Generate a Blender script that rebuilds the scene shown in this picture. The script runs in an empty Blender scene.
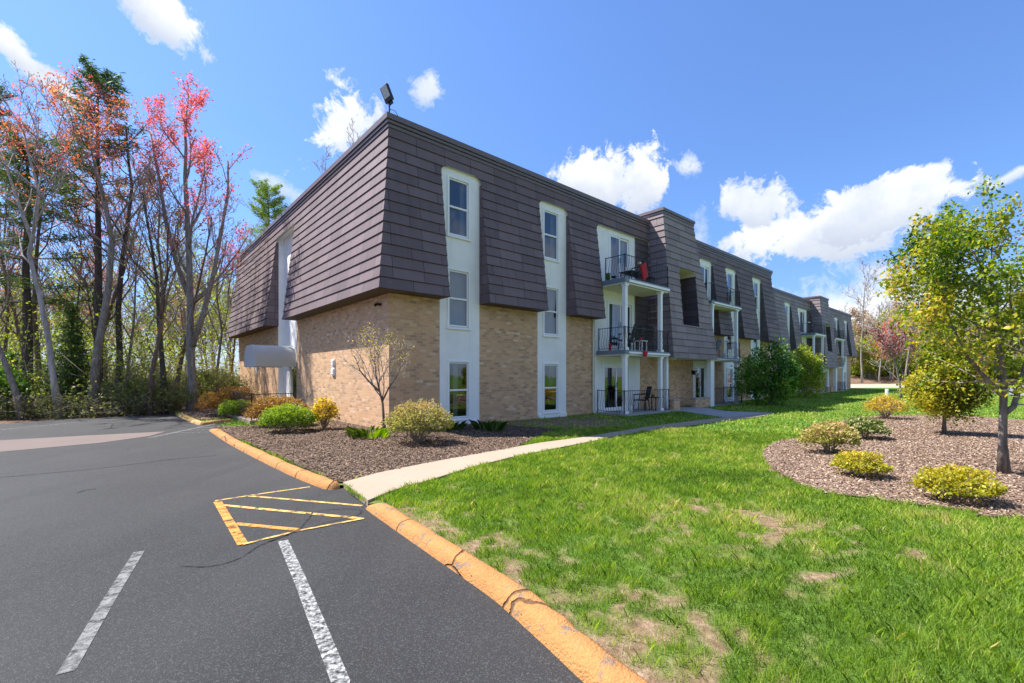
import bpy, math, random
import numpy as np
from mathutils import Vector
from mathutils.geometry import tessellate_polygon
R = math.radians
sc = bpy.context.scene
# ------------------------------------------------------------------ camera, sky, sun, exposure
CAM_H = 1.52; F = 452.4; HOR = 375.9
cd = bpy.data.cameras.new('camera'); cam = bpy.data.objects.new('camera', cd); sc.collection.objects.link(cam)
cam.location = (0, 0, CAM_H); cam.rotation_euler = (R(90), 0, 0)
cd.sensor_width = 36; cd.lens = F / 1024 * 36; cd.shift_y = (HOR - 341.5) / 1024; cd.clip_end = 3000; cd.clip_start = .05
sc.camera = cam
SUN = Vector((-.668, .158, 1.0)).normalized()
sd = bpy.data.lights.new('sun', 'SUN'); sd.energy = 5.0; sd.angle = R(.53); sd.color = (1, .955, .89)
so = bpy.data.objects.new('sun', sd); sc.collection.objects.link(so); so.rotation_euler = SUN.to_track_quat('Z', 'Y').to_euler(); so.location = (-20, 5, 40)
sc.view_settings.view_transform = 'Standard'; sc.view_settings.look = 'None'; sc.view_settings.gamma = 1
sc.view_settings.exposure = 1.12; sc.view_settings.use_curve_mapping = False
SKY_STRENGTH = .12
world = bpy.data.worlds.new('World'); sc.world = world; world.use_nodes = True

class NT:
    """short hand for building node trees"""
    def __init__(s, tree): s.t = tree; tree.nodes.clear()
    def n(s, typ, ins=None, **props):
        nd = s.t.nodes.new(typ)
        for k, v in props.items(): setattr(nd, k, v)
        for k, v in (ins or {}).items():
            if isinstance(v, bpy.types.NodeSocket): s.t.links.new(v, nd.inputs[k])
            else: nd.inputs[k].default_value = v
        return nd
    def math(s, op, a, b=0.0, c=None, clamp=False):
        ins = {0: a, 1: b}
        if c is not None: ins[2] = c
        return s.n('ShaderNodeMath', ins, operation=op, use_clamp=clamp).outputs[0]
    def ramp(s, fac, stops, interp='LINEAR'):
        nd = s.n('ShaderNodeValToRGB', {0: fac}); cr = nd.color_ramp; cr.interpolation = interp
        while len(cr.elements) > 1: cr.elements.remove(cr.elements[-1])
        for i, (p, c) in enumerate(stops):
            e = cr.elements[0] if i == 0 else cr.elements.new(p)
            e.position = p; e.color = (c, c, c, 1) if isinstance(c, (int, float)) else (*c, 1)
        return nd.outputs[0]
    def mix(s, fac, a, b, blend='MIX'):
        nd = s.n('ShaderNodeMix', data_type='RGBA', blend_type=blend)
        for k, v in ((0, fac), (6, a), (7, b)):
            if isinstance(v, bpy.types.NodeSocket): s.t.links.new(v, nd.inputs[k])
            else: nd.inputs[k].default_value = v if k == 0 else ((*v, 1) if len(v) == 3 else v)
        return nd.outputs[2]
    def noise(s, vec, scale, detail=4, rough=.55, dist=0.0, out=0):
        return s.n('ShaderNodeTexNoise', {'Vector': vec, 'Scale': scale, 'Detail': detail, 'Roughness': rough, 'Distortion': dist}).outputs[out]

def build_sky():
    w = NT(world.node_tree)
    sky = w.n('ShaderNodeTexSky', sky_type='NISHITA', sun_disc=False)
    sky.sun_elevation = math.asin(SUN.z); sky.sun_rotation = math.atan2(SUN.x, SUN.y)
    sky.air_density = 1.0; sky.dust_density = .25; sky.ozone_density = 3.0; sky.altitude = 50
    hs = w.n('ShaderNodeHueSaturation', {'Color': sky.outputs[0], 'Saturation': 1.04, 'Value': 1.0, 'Hue': .5})
    tc = w.n('ShaderNodeTexCoord').outputs['Generated']
    el_ = w.n('ShaderNodeSeparateXYZ', {0: tc}).outputs[2]
    grade = w.ramp(el_, [(0, (.36, .46, .78)), (.12, (.46, .55, .80)), (.3, (.60, .71, .90)), (.6, (.72, .82, 1.02))])
    base_sky = w.mix(1.0, hs.outputs[0], grade, 'MULTIPLY')
    # clouds: each one a ragged ellipse at its own bearing and height in the sky
    nz = w.n('ShaderNodeTexNoise', {'Vector': tc, 'Scale': 8.0, 'Detail': 12, 'Roughness': .68, 'Distortion': .35})
    nz2 = w.n('ShaderNodeTexNoise', {'Vector': tc, 'Scale': 26.0, 'Detail': 10, 'Roughness': .7, 'Distortion': .5})
    def cloud(u, v, hw, hh, rot, dens, edge, wisp, back=1):
        d = Vector(((u - 512) / F, back, (HOR - v) / F)); L = d.length; d.normalize()
        az = math.atan2(d.x, d.y); el = math.asin(d.z)
        # rotate the direction into the cloud's own frame: x right, y away, z up
        v1 = w.n('ShaderNodeVectorRotate', {'Vector': tc, 'Axis': (0, 0, 1), 'Angle': az}, rotation_type='AXIS_ANGLE').outputs[0]
        v2 = w.n('ShaderNodeVectorRotate', {'Vector': v1, 'Axis': (1, 0, 0), 'Angle': -el}, rotation_type='AXIS_ANGLE').outputs[0]
        v3 = w.n('ShaderNodeVectorRotate', {'Vector': v2, 'Axis': (0, 1, 0), 'Angle': rot}, rotation_type='AXIS_ANGLE').outputs[0]
        sx = hw / F / L; sz = hh / F / L
        s = w.n('ShaderNodeSeparateXYZ', {0: v3})
        a = w.math('DIVIDE', s.outputs[0], sx); c = w.math('DIVIDE', s.outputs[2], sz)
        r = w.math('SQRT', w.math('ADD', w.math('MULTIPLY', a, a), w.math('MULTIPLY', c, c)))
        body = w.math('SUBTRACT', 1.0, r)
        n = w.math('MULTIPLY', w.math('SUBTRACT', nz.outputs[0], .5), wisp * 1.55)
        n2 = w.math('MULTIPLY', w.math('SUBTRACT', nz2.outputs[0], .5), wisp * 1.05)
        val = w.math('ADD', body, w.math('ADD', n, n2))
        val = w.math('DIVIDE', val, edge, clamp=True)
        front = w.math('GREATER_THAN', s.outputs[1], 0.0)
        m = w.math('MULTIPLY', w.math('MULTIPLY', val, dens), front)
        return m, w.math('MULTIPLY', m, w.math('MULTIPLY_ADD', c, -.75, .15, clamp=True))
    acc = None; low = None
    for c in CLOUDS:
        m, lo = cloud(*c)
        acc = m if acc is None else w.math('MAXIMUM', acc, m); low = lo if low is None else w.math('MAXIMUM', low, lo)
    acc = w.math('MINIMUM', acc, 1.0)
    shade = w.ramp(w.noise(tc, 9.0, 7, .6), [(.38, (3.2, 3.45, 3.9)), (.58, (4.3, 4.4, 4.5))])
    shade = w.mix(w.math('MULTIPLY', low, 1.0, clamp=True), shade, (2.3, 2.6, 3.2))
    col = w.mix(acc, base_sky, shade)
    bg = w.n('ShaderNodeBackground', {'Color': col, 'Strength': SKY_STRENGTH})
    w.n('ShaderNodeOutputWorld', {0: bg.outputs[0]})
#          u    v    half w, half h, tilt, density, edge softness, raggedness
CLOUDS = [(148, 6, 58, 22, R(-12), .95, .5, 2.4),
          (12, 48, 75, 15, R(-38), 1.0, .4, 1.7),
          (60, 84, 30, 9, R(-38), .8, .5, 2.0),
          (345, 134, 46, 30, R(30), .95, .5, 2.8),
          (425, 90, 14, 16, 0, .8, .7, 2.6),
          (285, 190, 38, 8, R(-20), .6, .8, 2.4),
          (588, 178, 44, 27, R(-8), 1.0, .3, 1.8),
          (645, 182, 26, 32, 0, 1.0, .3, 1.9),
          (684, 168, 14, 15, 0, .7, .7, 2.4),
          (822, 232, 100, 34, R(3), 1.0, .22, 1.4),
          (880, 208, 66, 32, R(2), 1.0, .22, 1.5),
          (765, 205, 40, 22, R(-14), .95, .35, 1.8),
          (925, 272, 42, 18, R(20), .8, .5, 1.9),
          (875, 318, 200, 62, R(0), .9, .6, 1.2),
          (1012, 176, 24, 6, R(25), .7, .7, 1.8),
          (120, 345, 300, 40, 0, .4, .9, 1.6),
          (700, 235, 12, 20, 0, .5, .8, 2.4),
          # unseen banks of cloud added behind the photographer as neutral fill light
          (-700, 60, 420, 200, 0, .55, .4, 1.3, -1), (-100, 140, 420, 130, 0, .4, .4, 1.4, -1), (800, 40, 420, 220, 0, .55, .4, 1.3, -1),
          (1900, 100, 500, 210, 0, .55, .4, 1.3, -.4)]
build_sky()

# ------------------------------------------------------------------ helpers
def link(o, parent=None):
    sc.collection.objects.link(o)
    if parent is not None: o.parent = parent
    return o
def tag(o, label=None, cat=None, group=None, kind=None):
    if label: o['label'] = label
    if cat: o['category'] = cat
    if group: o['group'] = group
    if kind: o['kind'] = kind
    return o
def empty(name, loc, rz=0.0, parent=None):
    o = bpy.data.objects.new(name, None); o.location = loc; o.rotation_euler = (0, 0, rz); o.empty_display_size = .2
    return link(o, parent)
def copy_tree(o, parent=None):
    c = o.copy(); link(c, parent)
    for ch in o.children: copy_tree(ch, c)
    return c
def gp(u, v, z=0.0):
    """survey: the point of the level z seen at image column u, row v of the original photograph"""
    d = (CAM_H - z) / ((v - HOR) / F)
    return ((u - 512) / F * d, d)
def at(u, depth): return ((u - 512) / F * depth, depth)

class MB:
    """collects shapes, then links them as ONE mesh with metre-sized box UVs"""
    def __init__(s): s.v = []; s.f = []; s.mi = []; s.tint = None
    def add(s, vs, fs, m=0):
        b = len(s.v); s.v.extend([tuple(x) for x in vs]); s.f.extend([tuple(b + i for i in f) for f in fs]); s.mi.extend([m] * len(fs)); return s
    def quad(s, a, b, c, d, m=0): return s.add([a, b, c, d], [(0, 1, 2, 3)], m)
    def box(s, x0, x1, y0, y1, z0, z1, m=0):
        return s.add([(x0, y0, z0), (x1, y0, z0), (x1, y1, z0), (x0, y1, z0), (x0, y0, z1), (x1, y0, z1), (x1, y1, z1), (x0, y1, z1)],
                     [(0, 3, 2, 1), (4, 5, 6, 7), (0, 1, 5, 4), (1, 2, 6, 5), (2, 3, 7, 6), (3, 0, 4, 7)], m)
    def bar(s, p, q, r, sides=6, r2=None, m=0, cap=True):
        p, q = Vector(p), Vector(q); d = (q - p)
        if d.length < 1e-6: return s
        d.normalize(); a = d.orthogonal().normalized(); b = d.cross(a); r2 = r if r2 is None else r2
        vs = [p + (a * math.cos(t) + b * math.sin(t)) * r for t in [2 * math.pi * i / sides for i in range(sides)]]
        vs += [q + (a * math.cos(t) + b * math.sin(t)) * r2 for t in [2 * math.pi * i / sides for i in range(sides)]]
        fs = [(i, (i + 1) % sides, sides + (i + 1) % sides, sides + i) for i in range(sides)]
        if cap: fs += [tuple(range(sides))[::-1], tuple(range(sides, 2 * sides))]
        return s.add(vs, fs, m)
    def path(s, pts, rad, sides=6, m=0):
        """tapered tube along points"""
        n = len(pts); P = [Vector(p) for p in pts]
        if not hasattr(rad, '__len__'): rad = [rad] * n
        a = None; vs = []
        for i in range(n):
            d = (P[min(i + 1, n - 1)] - P[max(i - 1, 0)])
            if d.length < 1e-7: d = Vector((0, 0, 1))
            d.normalize()
            a = d.orthogonal().normalized() if a is None else (a - d * a.dot(d)).normalized()
            b = d.cross(a)
            for k in range(sides):
                t = 2 * math.pi * k / sides
                vs.append(P[i] + (a * math.cos(t) + b * math.sin(t)) * rad[i])
        fs = [(i * sides + k, i * sides + (k + 1) % sides, (i + 1) * sides + (k + 1) % sides, (i + 1) * sides + k) for i in range(n - 1) for k in range(sides)]
        fs += [tuple(range(sides))[::-1], tuple(range((n - 1) * sides, n * sides))]
        return s.add(vs, fs, m)
    def build(s, name, mats, parent=None, smooth=False, bevel=0):
        me = bpy.data.meshes.new(name); me.from_pydata(s.v, [], s.f)
        if not isinstance(mats, (list, tuple)): mats = [mats]
        for m in mats: me.materials.append(m)
        if len(mats) > 1: me.polygons.foreach_set('material_index', s.mi)
        V = np.array(s.v, dtype=float).reshape(-1, 3)
        if len(s.f) < 60000 and len(s.f):
            uv = me.uv_layers.new(name='UVMap'); nl = len(me.loops)
            vi = np.empty(nl, int); me.loops.foreach_get('vertex_index', vi)
            nr = np.empty(len(me.polygons) * 3); me.polygons.foreach_get('normal', nr); nr = np.abs(nr.reshape(-1, 3))
            tot = np.empty(len(me.polygons), int); me.polygons.foreach_get('loop_total', tot)
            ln = np.repeat(nr, tot, axis=0); P = V[vi]
            isx = (ln[:, 0] >= ln[:, 1]) & (ln[:, 0] > ln[:, 2] * .8); isz = (ln[:, 2] * .8 >= ln[:, 0]) & (ln[:, 2] * .8 >= ln[:, 1])
            U = np.where(isx, P[:, 1], P[:, 0]); W = np.where(isz & ~isx, P[:, 1], P[:, 2])
            uv.data.foreach_set('uv', np.stack([U, W], 1).ravel())
        if smooth: me.polygons.foreach_set('use_smooth', [True] * len(me.polygons))
        me.update()
        o = bpy.data.objects.new(name, me)
        if bevel:
            b = o.modifiers.new('bevel', 'BEVEL'); b.width = bevel; b.segments = 2; b.limit_method = 'ANGLE'
        return link(o, parent)

def np_mesh(name, verts, nper, mat, tint=None, parent=None):
    """a mesh of separate n-gons (leaves, blades, chips) straight from an array (k, nper, 3)"""
    k = len(verts); me = bpy.data.meshes.new(name)
    me.vertices.add(k * nper); me.vertices.foreach_set('co', verts.astype(np.float32).ravel())
    me.loops.add(k * nper); me.loops.foreach_set('vertex_index', np.arange(k * nper, dtype=np.int32))
    me.polygons.add(k); me.polygons.foreach_set('loop_start', np.arange(0, k * nper, nper, dtype=np.int32))
    me.polygons.foreach_set('loop_total', np.full(k, nper, dtype=np.int32))
    if tint is not None:
        at_ = me.attributes.new('tint', 'FLOAT', 'POINT'); at_.data.foreach_set('value', np.repeat(tint, nper).astype(np.float32))
    me.materials.append(mat); me.update(calc_edges=True)
    return link(bpy.data.objects.new(name, me), parent)

def join_arrays(mb, leaves, tint, name, mats, parent=None, smooth=False):
    """one mesh of tubes (material 0) and leaf quads (material 1)"""
    V = np.array(mb.v, dtype=np.float32).reshape(-1, 3); nv = len(V)
    k, m = (leaves.shape[0], leaves.shape[1]) if leaves is not None and len(leaves) else (0, 4)
    allv = np.concatenate([V, leaves.reshape(-1, 3).astype(np.float32)]) if k else V
    tot = [len(f) for f in mb.f] + [m] * k
    li = [i for f in mb.f for i in f]
    li = np.concatenate([np.array(li, dtype=np.int32), np.arange(nv, nv + k * m, dtype=np.int32)])
    me = bpy.data.meshes.new(name); me.vertices.add(len(allv)); me.vertices.foreach_set('co', allv.ravel())
    me.loops.add(len(li)); me.loops.foreach_set('vertex_index', li)
    tot = np.array(tot, dtype=np.int32); st = np.concatenate([[0], np.cumsum(tot)[:-1]]).astype(np.int32)
    me.polygons.add(len(tot)); me.polygons.foreach_set('loop_start', st); me.polygons.foreach_set('loop_total', tot)
    for q in mats: me.materials.append(q)
    me.polygons.foreach_set('material_index', np.concatenate([np.zeros(len(mb.f), int), np.ones(k, int)]).astype(np.int32))
    a = me.attributes.new('tint', 'FLOAT', 'POINT')
    a.data.foreach_set('value', np.concatenate([np.zeros(nv), np.repeat(tint, m) if k else np.zeros(0)]).astype(np.float32))
    me.update(calc_edges=True)
    return link(bpy.data.objects.new(name, me), parent)

_tab = np.random.RandomState(3).rand(256, 256)
def vnoise(x, y):
    xi = np.floor(x).astype(int); yi = np.floor(y).astype(int); fx = x - xi; fy = y - yi
    fx = fx * fx * (3 - 2 * fx); fy = fy * fy * (3 - 2 * fy)
    t = lambda a, b: _tab[a % 256, b % 256]
    return (t(xi, yi) * (1 - fx) + t(xi + 1, yi) * fx) * (1 - fy) + (t(xi, yi + 1) * (1 - fx) + t(xi + 1, yi + 1) * fx) * fy
def fbm(x, y, o=4):
    s = 0; a = .5; n = 0
    for i in range(o): s = s + a * vnoise(x + 17 * i, y + 31 * i); n += a; x = x * 2.03; y = y * 2.03; a *= .5
    return s / n
def inside(px, py, poly):
    c = np.zeros(px.shape, bool); j = len(poly) - 1
    for i in range(len(poly)):
        xi, yi = poly[i]; xj, yj = poly[j]
        if yi != yj:
            c ^= ((yi > py) != (yj > py)) & (px < (xj - xi) * (py - yi) / (yj - yi) + xi)
        j = i
    return c
def smooth_poly(pts, n=6, closed=False):
    """Catmull-Rom through the points"""
    P = [Vector(p).to_2d() for p in pts]; N = len(P); out = []
    for i in range(N if closed else N - 1):
        p0, p1, p2, p3 = (P[(i - 1) % N] if closed or i else P[0]), P[i], P[(i + 1) % N], (P[(i + 2) % N] if closed or i + 2 < N else P[-1])
        for k in range(n):
            t = k / n
            out.append(tuple(.5 * ((2 * p1) + (p2 - p0) * t + (2 * p0 - 5 * p1 + 4 * p2 - p3) * t * t + (3 * p1 - p0 - 3 * p2 + p3) * t ** 3)))
    if not closed: out.append(tuple(P[-1]))
    return out
def sheet(name, poly, z, mat, skirt=0.0, parent=None, kind='structure'):
    mb = MB(); vs = [(x, y, z) for x, y in poly]
    tris = tessellate_polygon([[Vector(v) for v in vs]])
    fs = []
    for t in tris:
        a, b, c = (Vector(vs[i]) for i in t)
        fs.append(tuple(t) if (b - a).cross(c - a).z > 0 else tuple(t)[::-1])
    mb.add(vs, fs)
    if skirt:
        n = len(poly)
        for i in range(n):
            a, b = poly[i], poly[(i + 1) % n]
            mb.quad((a[0], a[1], z), (b[0], b[1], z), (b[0], b[1], z - skirt), (a[0], a[1], z - skirt))
    o = mb.build(name, mat, parent)
    if kind: o['kind'] = kind
    return o

# ------------------------------------------------------------------ materials
def new_mat(name):
    m = bpy.data.materials.new(name); m.use_nodes = True; return m, NT(m.node_tree)
def finish(w, color, rough=.8, bump=None, bstr=.3, bdist=.01, spec=.3, **k):
    ins = {'Base Color': color if isinstance(color, bpy.types.NodeSocket) else (*color, 1), 'Roughness': rough, 'Specular IOR Level': spec}
    ins.update(k)
    if bump is not None: ins['Normal'] = w.n('ShaderNodeBump', {'Height': bump, 'Strength': bstr, 'Distance': bdist}).outputs[0]
    b = w.n('ShaderNodeBsdfPrincipled', ins)
    w.n('ShaderNodeOutputMaterial', {0: b.outputs[0]}); return b
def obj_co(w): return w.n('ShaderNodeTexCoord').outputs['Object']
def uv_co(w): return w.n('ShaderNodeTexCoord').outputs['UV']
def geo_pos(w): return w.n('ShaderNodeNewGeometry').outputs['Position']

def plain(name, col, rough=.6, var=.12, scale=6, metal=0.0, spec=.4):
    m, w = new_mat(name); p = obj_co(w)
    n = w.noise(p, scale, 5)
    c = w.mix(n, tuple(x * (1 - var) for x in col), tuple(min(1, x * (1 + var)) for x in col))
    finish(w, c, rough, w.noise(p, scale * 8, 3), .15, .004, spec, Metallic=metal); return m
def mat_brick():
    m, w = new_mat('brick'); uv = uv_co(w)
    mp = w.n('ShaderNodeMapping', {'Vector': uv}).outputs[0]
    b = w.n('ShaderNodeTexBrick', {'Vector': mp, 'Color1': (0, 0, 0, 1), 'Color2': (1, 1, 1, 1), 'Mortar': (.5, .5, .5, 1), 'Scale': 1.0,
                                   'Mortar Size': .006, 'Mortar Smooth': .2, 'Brick Width': .205, 'Row Height': .078})
    b.offset = .5
    rnd = w.math('FRACT', w.math('MULTIPLY', b.outputs[0], 7.31))
    c = w.ramp(b.outputs[0], [(0, (.36, .25, .17)), (.2, (.60, .38, .21)), (.4, (.66, .43, .25)), (.55, (.47, .31, .19)), (.72, (.70, .48, .28)), (.88, (.62, .37, .22)), (1, (.74, .58, .41))])
    grime = w.noise(uv, .9, 5, .6)
    c = w.mix(w.ramp(grime, [(.35, 0), (.7, .3)]), c, (.42, .28, .18))
    chip = w.ramp(w.noise(uv, 5.5, 3, .5), [(.68, 0), (.72, 1)])
    c = w.mix(w.math('MULTIPLY', chip, .55), c, (.62, .52, .42))
    fine = w.noise(uv, 60, 3)
    c = w.mix(.25, c, w.ramp(fine, [(.3, (.3, .2, .12)), (.7, (.7, .5, .33))]), 'OVERLAY')
    c = w.mix(b.outputs[1], c, (.52, .42, .33))
    h = w.math('SUBTRACT', w.math('MULTIPLY', fine, .3), b.outputs[1])
    finish(w, c, .9, h, .55, .008, .2); return m
def mat_shingle(name, base, dark):
    m, w = new_mat(name); uv = uv_co(w)
    mp = w.n('ShaderNodeMapping', {'Vector': uv, 'Location': (.13, -ZCOURSE, 0)}).outputs[0]
    b = w.n('ShaderNodeTexBrick', {'Vector': mp, 'Color1': (0, 0, 0, 1), 'Color2': (1, 1, 1, 1), 'Mortar': (.5, .5, .5, 1), 'Scale': 1.0,
                                   'Mortar Size': .008, 'Mortar Smooth': .1, 'Brick Width': .92, 'Row Height': COURSE})
    b.offset = .37; b.offset_frequency = 3
    c = w.mix(b.outputs[0], tuple(x * .78 for x in base), tuple(x * 1.24 for x in base))
    st = w.n('ShaderNodeMapping', {'Vector': uv, 'Scale': (3.0, .35, 1)}).outputs[0]
    c = w.mix(w.ramp(w.noise(st, 1.6, 6, .65), [(.35, 0), (.75, .45)]), c, tuple(x * 1.45 for x in base))
    c = w.mix(w.ramp(w.noise(uv, .6, 4), [(.4, 0), (.7, .3)]), c, dark)
    grain = w.noise(w.n('ShaderNodeMapping', {'Vector': uv, 'Scale': (1, .25, 1)}).outputs[0], 120, 3, .6)
    c = w.mix(.22, c, w.ramp(grain, [(.3, .2), (.7, .8)]), 'OVERLAY')
    c = w.mix(w.math('MULTIPLY', b.outputs[1], .9), c, tuple(x * .3 for x in dark))
    h = w.math('SUBTRACT', w.math('MULTIPLY', grain, .35), b.outputs[1])
    finish(w, c, .72, h, .4, .006, .35); return m
def mat_stucco():
    m, w = new_mat('white_stucco'); uv = uv_co(w)
    n = w.noise(uv, 1.2, 6, .6)
    c = w.ramp(n, [(.3, (.78, .77, .74)), (.6, (.87, .86, .83))])
    st = w.noise(w.n('ShaderNodeMapping', {'Vector': uv, 'Scale': (6, .4, 1)}).outputs[0], 1.5, 4)
    c = w.mix(w.ramp(st, [(.55, 0), (.8, .25)]), c, (.5, .5, .47))
    finish(w, c, .85, w.noise(uv, 45, 5, .7), .35, .006, .2); return m
def mat_glass():
    m, w = new_mat('window_glass')
    fr = w.n('ShaderNodeFresnel', {'IOR': 1.62}).outputs[0]
    wob = w.n('ShaderNodeBump', {'Height': w.noise(obj_co(w), 1.3, 2), 'Strength': .06, 'Distance': .05}).outputs[0]
    g = w.n('ShaderNodeBsdfGlossy', {'Color': (.95, .97, 1, 1), 'Roughness': .01, 'Normal': wob}).outputs[0]
    t = w.n('ShaderNodeBsdfTransparent', {'Color': (.6, .66, .65, 1)}).outputs[0]
    f = w.math('ADD', w.math('MULTIPLY', fr, 1.2), .04, clamp=True)
    s = w.n('ShaderNodeMixShader', {0: f, 1: t, 2: g}).outputs[0]
    w.n('ShaderNodeOutputMaterial', {0: s}); return m
def mat_asphalt():
    m, w = new_mat('asphalt'); p = geo_pos(w)
    big = w.noise(p, .35, 4, .55); mid = w.noise(p, 2.2, 5, .6); st = w.noise(p, 150, 2, .7)
    vor = w.n('ShaderNodeTexVoronoi', {'Vector': p, 'Scale': 150.0}); vc = w.n('ShaderNodeSeparateColor', {0: vor.outputs['Color']}).outputs[0]
    c = w.ramp(big, [(.32, (.019, .0185, .018)), (.5, (.031, .0305, .030)), (.7, (.045, .044, .043))])
    c = w.mix(w.ramp(mid, [(.4, 0), (.7, .4)]), c, (.028, .028, .029))
    tyre = w.noise(w.n('ShaderNodeMapping', {'Vector': p, 'Rotation': (0, 0, R(-28)), 'Scale': (2.2, .16, 1)}).outputs[0], 1.0, 5, .6)
    c = w.mix(w.ramp(tyre, [(.5, 0), (.68, .6)]), c, (.018, .018, .019))
    c = w.mix(w.ramp(vc, [(.7, 0), (1, .6)]), c, (.12, .12, .116))
    c = w.mix(w.ramp(st, [(.35, .7), (.55, 0)]), c, (.012, .012, .014))
    # the sweep of pale specks left by wear
    c = w.mix(w.ramp(w.noise(p, 95, 2, .5), [(.70, 0), (.76, .3)]), c, (.24, .23, .22))
    finish(w, c, .82, w.math('ADD', w.math('MULTIPLY', vor.outputs['Distance'], .6), st), .7, .006, .35); return m
def worn(name, col, wear=.5, under=(.05, .051, .055), scale=9.0, soft=.08, rough=.7):
    """paint with bare asphalt showing where it has worn off"""
    m, w = new_mat(name); p = geo_pos(w)
    n = w.noise(p, scale, 8, .72); g = w.noise(p, 140, 2)
    f = w.ramp(n, [(wear - soft, 1), (wear + soft, 0)])
    f = w.math('MAXIMUM', f, w.ramp(g, [(.34, .8), (.42, 0)]))
    c = w.mix(w.noise(p, 3, 3), tuple(x * .8 for x in col), tuple(min(1, x * 1.12) for x in col))
    bmp = w.n('ShaderNodeBump', {'Height': g, 'Strength': .5, 'Distance': .004}).outputs[0]
    b = w.n('ShaderNodeBsdfPrincipled', {'Base Color': c, 'Roughness': rough, 'Specular IOR Level': .3, 'Normal': bmp}).outputs[0]
    tr = w.n('ShaderNodeBsdfTransparent').outputs[0]
    w.n('ShaderNodeOutputMaterial', {0: w.n('ShaderNodeMixShader', {0: f, 1: b, 2: tr}).outputs[0]}); return m
def mat_curb(name, col):
    m, w = new_mat(name); p = geo_pos(w)
    n = w.noise(p, 2.6, 7, .7); fine = w.noise(p, 70, 3, .6)
    c = w.mix(w.noise(p, 1.3, 5), tuple(x * .82 for x in col), tuple(min(1, x * 1.1) for x in col))
    c = w.mix(w.ramp(w.noise(p, 5.5, 8, .75, .6), [(.565, 0), (.60, 1)]), c, (.20, .165, .13))
    wv = w.n('ShaderNodeTexVoronoi', {'Vector': w.mix(.12, p, w.noise(p, 4, 4, out=1)), 'Scale': 1.15}, feature='DISTANCE_TO_EDGE').outputs['Distance']
    crack = w.ramp(wv, [(.006, 1), (.014, 0)])
    c = w.mix(w.math('MULTIPLY', crack, .85), c, (.06, .045, .035))
    c = w.mix(w.ramp(w.noise(w.n('ShaderNodeMapping', {'Vector': p, 'Scale': (1, 1, 6)}).outputs[0], 9, 6, .7), [(.45, 0), (.7, .45)]), c, tuple(x * .62 for x in col))
    c = w.mix(w.ramp(n, [(.3, .55), (.45, 0)]), c, tuple(x * .72 for x in col))
    c = w.mix(w.ramp(fine, [(.3, .35), (.5, 0)]), c, tuple(x * .45 for x in col))
    finish(w, c, .85, w.math('SUBTRACT', w.math('ADD', w.math('MULTIPLY', n, 3), fine), w.math('MULTIPLY', crack, 2)), .9, .016, .2); return m
def mat_concrete(name, col):
    m, w = new_mat(name); p = geo_pos(w)
    c = w.mix(w.noise(p, .9, 6, .6), tuple(x * .78 for x in col), tuple(min(1, x * 1.14) for x in col))
    c = w.mix(w.ramp(w.noise(p, 4, 6, .7), [(.55, 0), (.75, .3)]), c, tuple(x * .55 for x in col))
    g = w.noise(p, 110, 3, .7)
    c = w.mix(.3, c, w.ramp(g, [(.3, .25), (.7, .75)]), 'OVERLAY')
    finish(w, c, .88, g, .4, .004, .25); return m
def mat_ground():
    """soil and grass roots under the blades: 'dirt' is painted per point"""
    m, w = new_mat('lawn_ground'); p = geo_pos(w)
    d = w.n('ShaderNodeAttribute', attribute_name='dirt').outputs['Fac']
    g = w.ramp(w.noise(p, 9, 6, .7), [(.3, (.05, .10, .015)), (.5, (.10, .19, .026)), (.7, (.17, .26, .05))])
    s = w.ramp(w.noise(p, 14, 6, .7), [(.3, (.12, .075, .045)), (.5, (.25, .165, .10)), (.62, (.36, .25, .16)), (.75, (.46, .36, .25))])
    c = w.mix(d, g, s)
    finish(w, c, .95, w.noise(p, 40, 5, .7), .9, .03, .1); return m
def mat_mulch(name, a, b, c3):
    m, w = new_mat(name); p = geo_pos(w)
    v = w.n('ShaderNodeTexVoronoi', {'Vector': w.n('ShaderNodeMapping', {'Vector': p, 'Scale': (1, 1.6, 1)}).outputs[0], 'Scale': 34.0, 'Randomness': 1.0})
    vc = w.n('ShaderNodeSeparateColor', {0: v.outputs['Color']}).outputs[0]
    c = w.ramp(vc, [(0, a), (.5, b), (.85, c3), (1, tuple(x * 1.4 for x in c3))])
    c = w.mix(w.ramp(w.noise(p, .8, 5, .6), [(.35, .5), (.65, 0)]), c, tuple(x * .8 for x in a))
    c = w.mix(w.ramp(v.outputs['Distance'], [(.35, 0), (.7, .8)]), c, tuple(x * .3 for x in a))
    finish(w, c, .95, w.math('SUBTRACT', w.noise(p, 30, 4, .7), v.outputs['Distance']), 1.0, .03, .1); return m
def leafy(name, stops, transl=.35, rough=.55, spec=.3):
    m, w = new_mat(name)
    t = w.n('ShaderNodeAttribute', attribute_name='tint').outputs['Fac']
    c = w.ramp(t, stops)
    b = w.n('ShaderNodeBsdfPrincipled', {'Base Color': c, 'Roughness': rough, 'Specular IOR Level': spec}).outputs[0]
    c2 = w.n('ShaderNodeHueSaturation', {'Color': c, 'Saturation': 1.1, 'Value': 1.25}).outputs[0]
    tr = w.n('ShaderNodeBsdfTranslucent', {'Color': c2}).outputs[0]
    s = w.n('ShaderNodeMixShader', {0: transl, 1: b, 2: tr}).outputs[0]
    w.n('ShaderNodeOutputMaterial', {0: s}); return m
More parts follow.
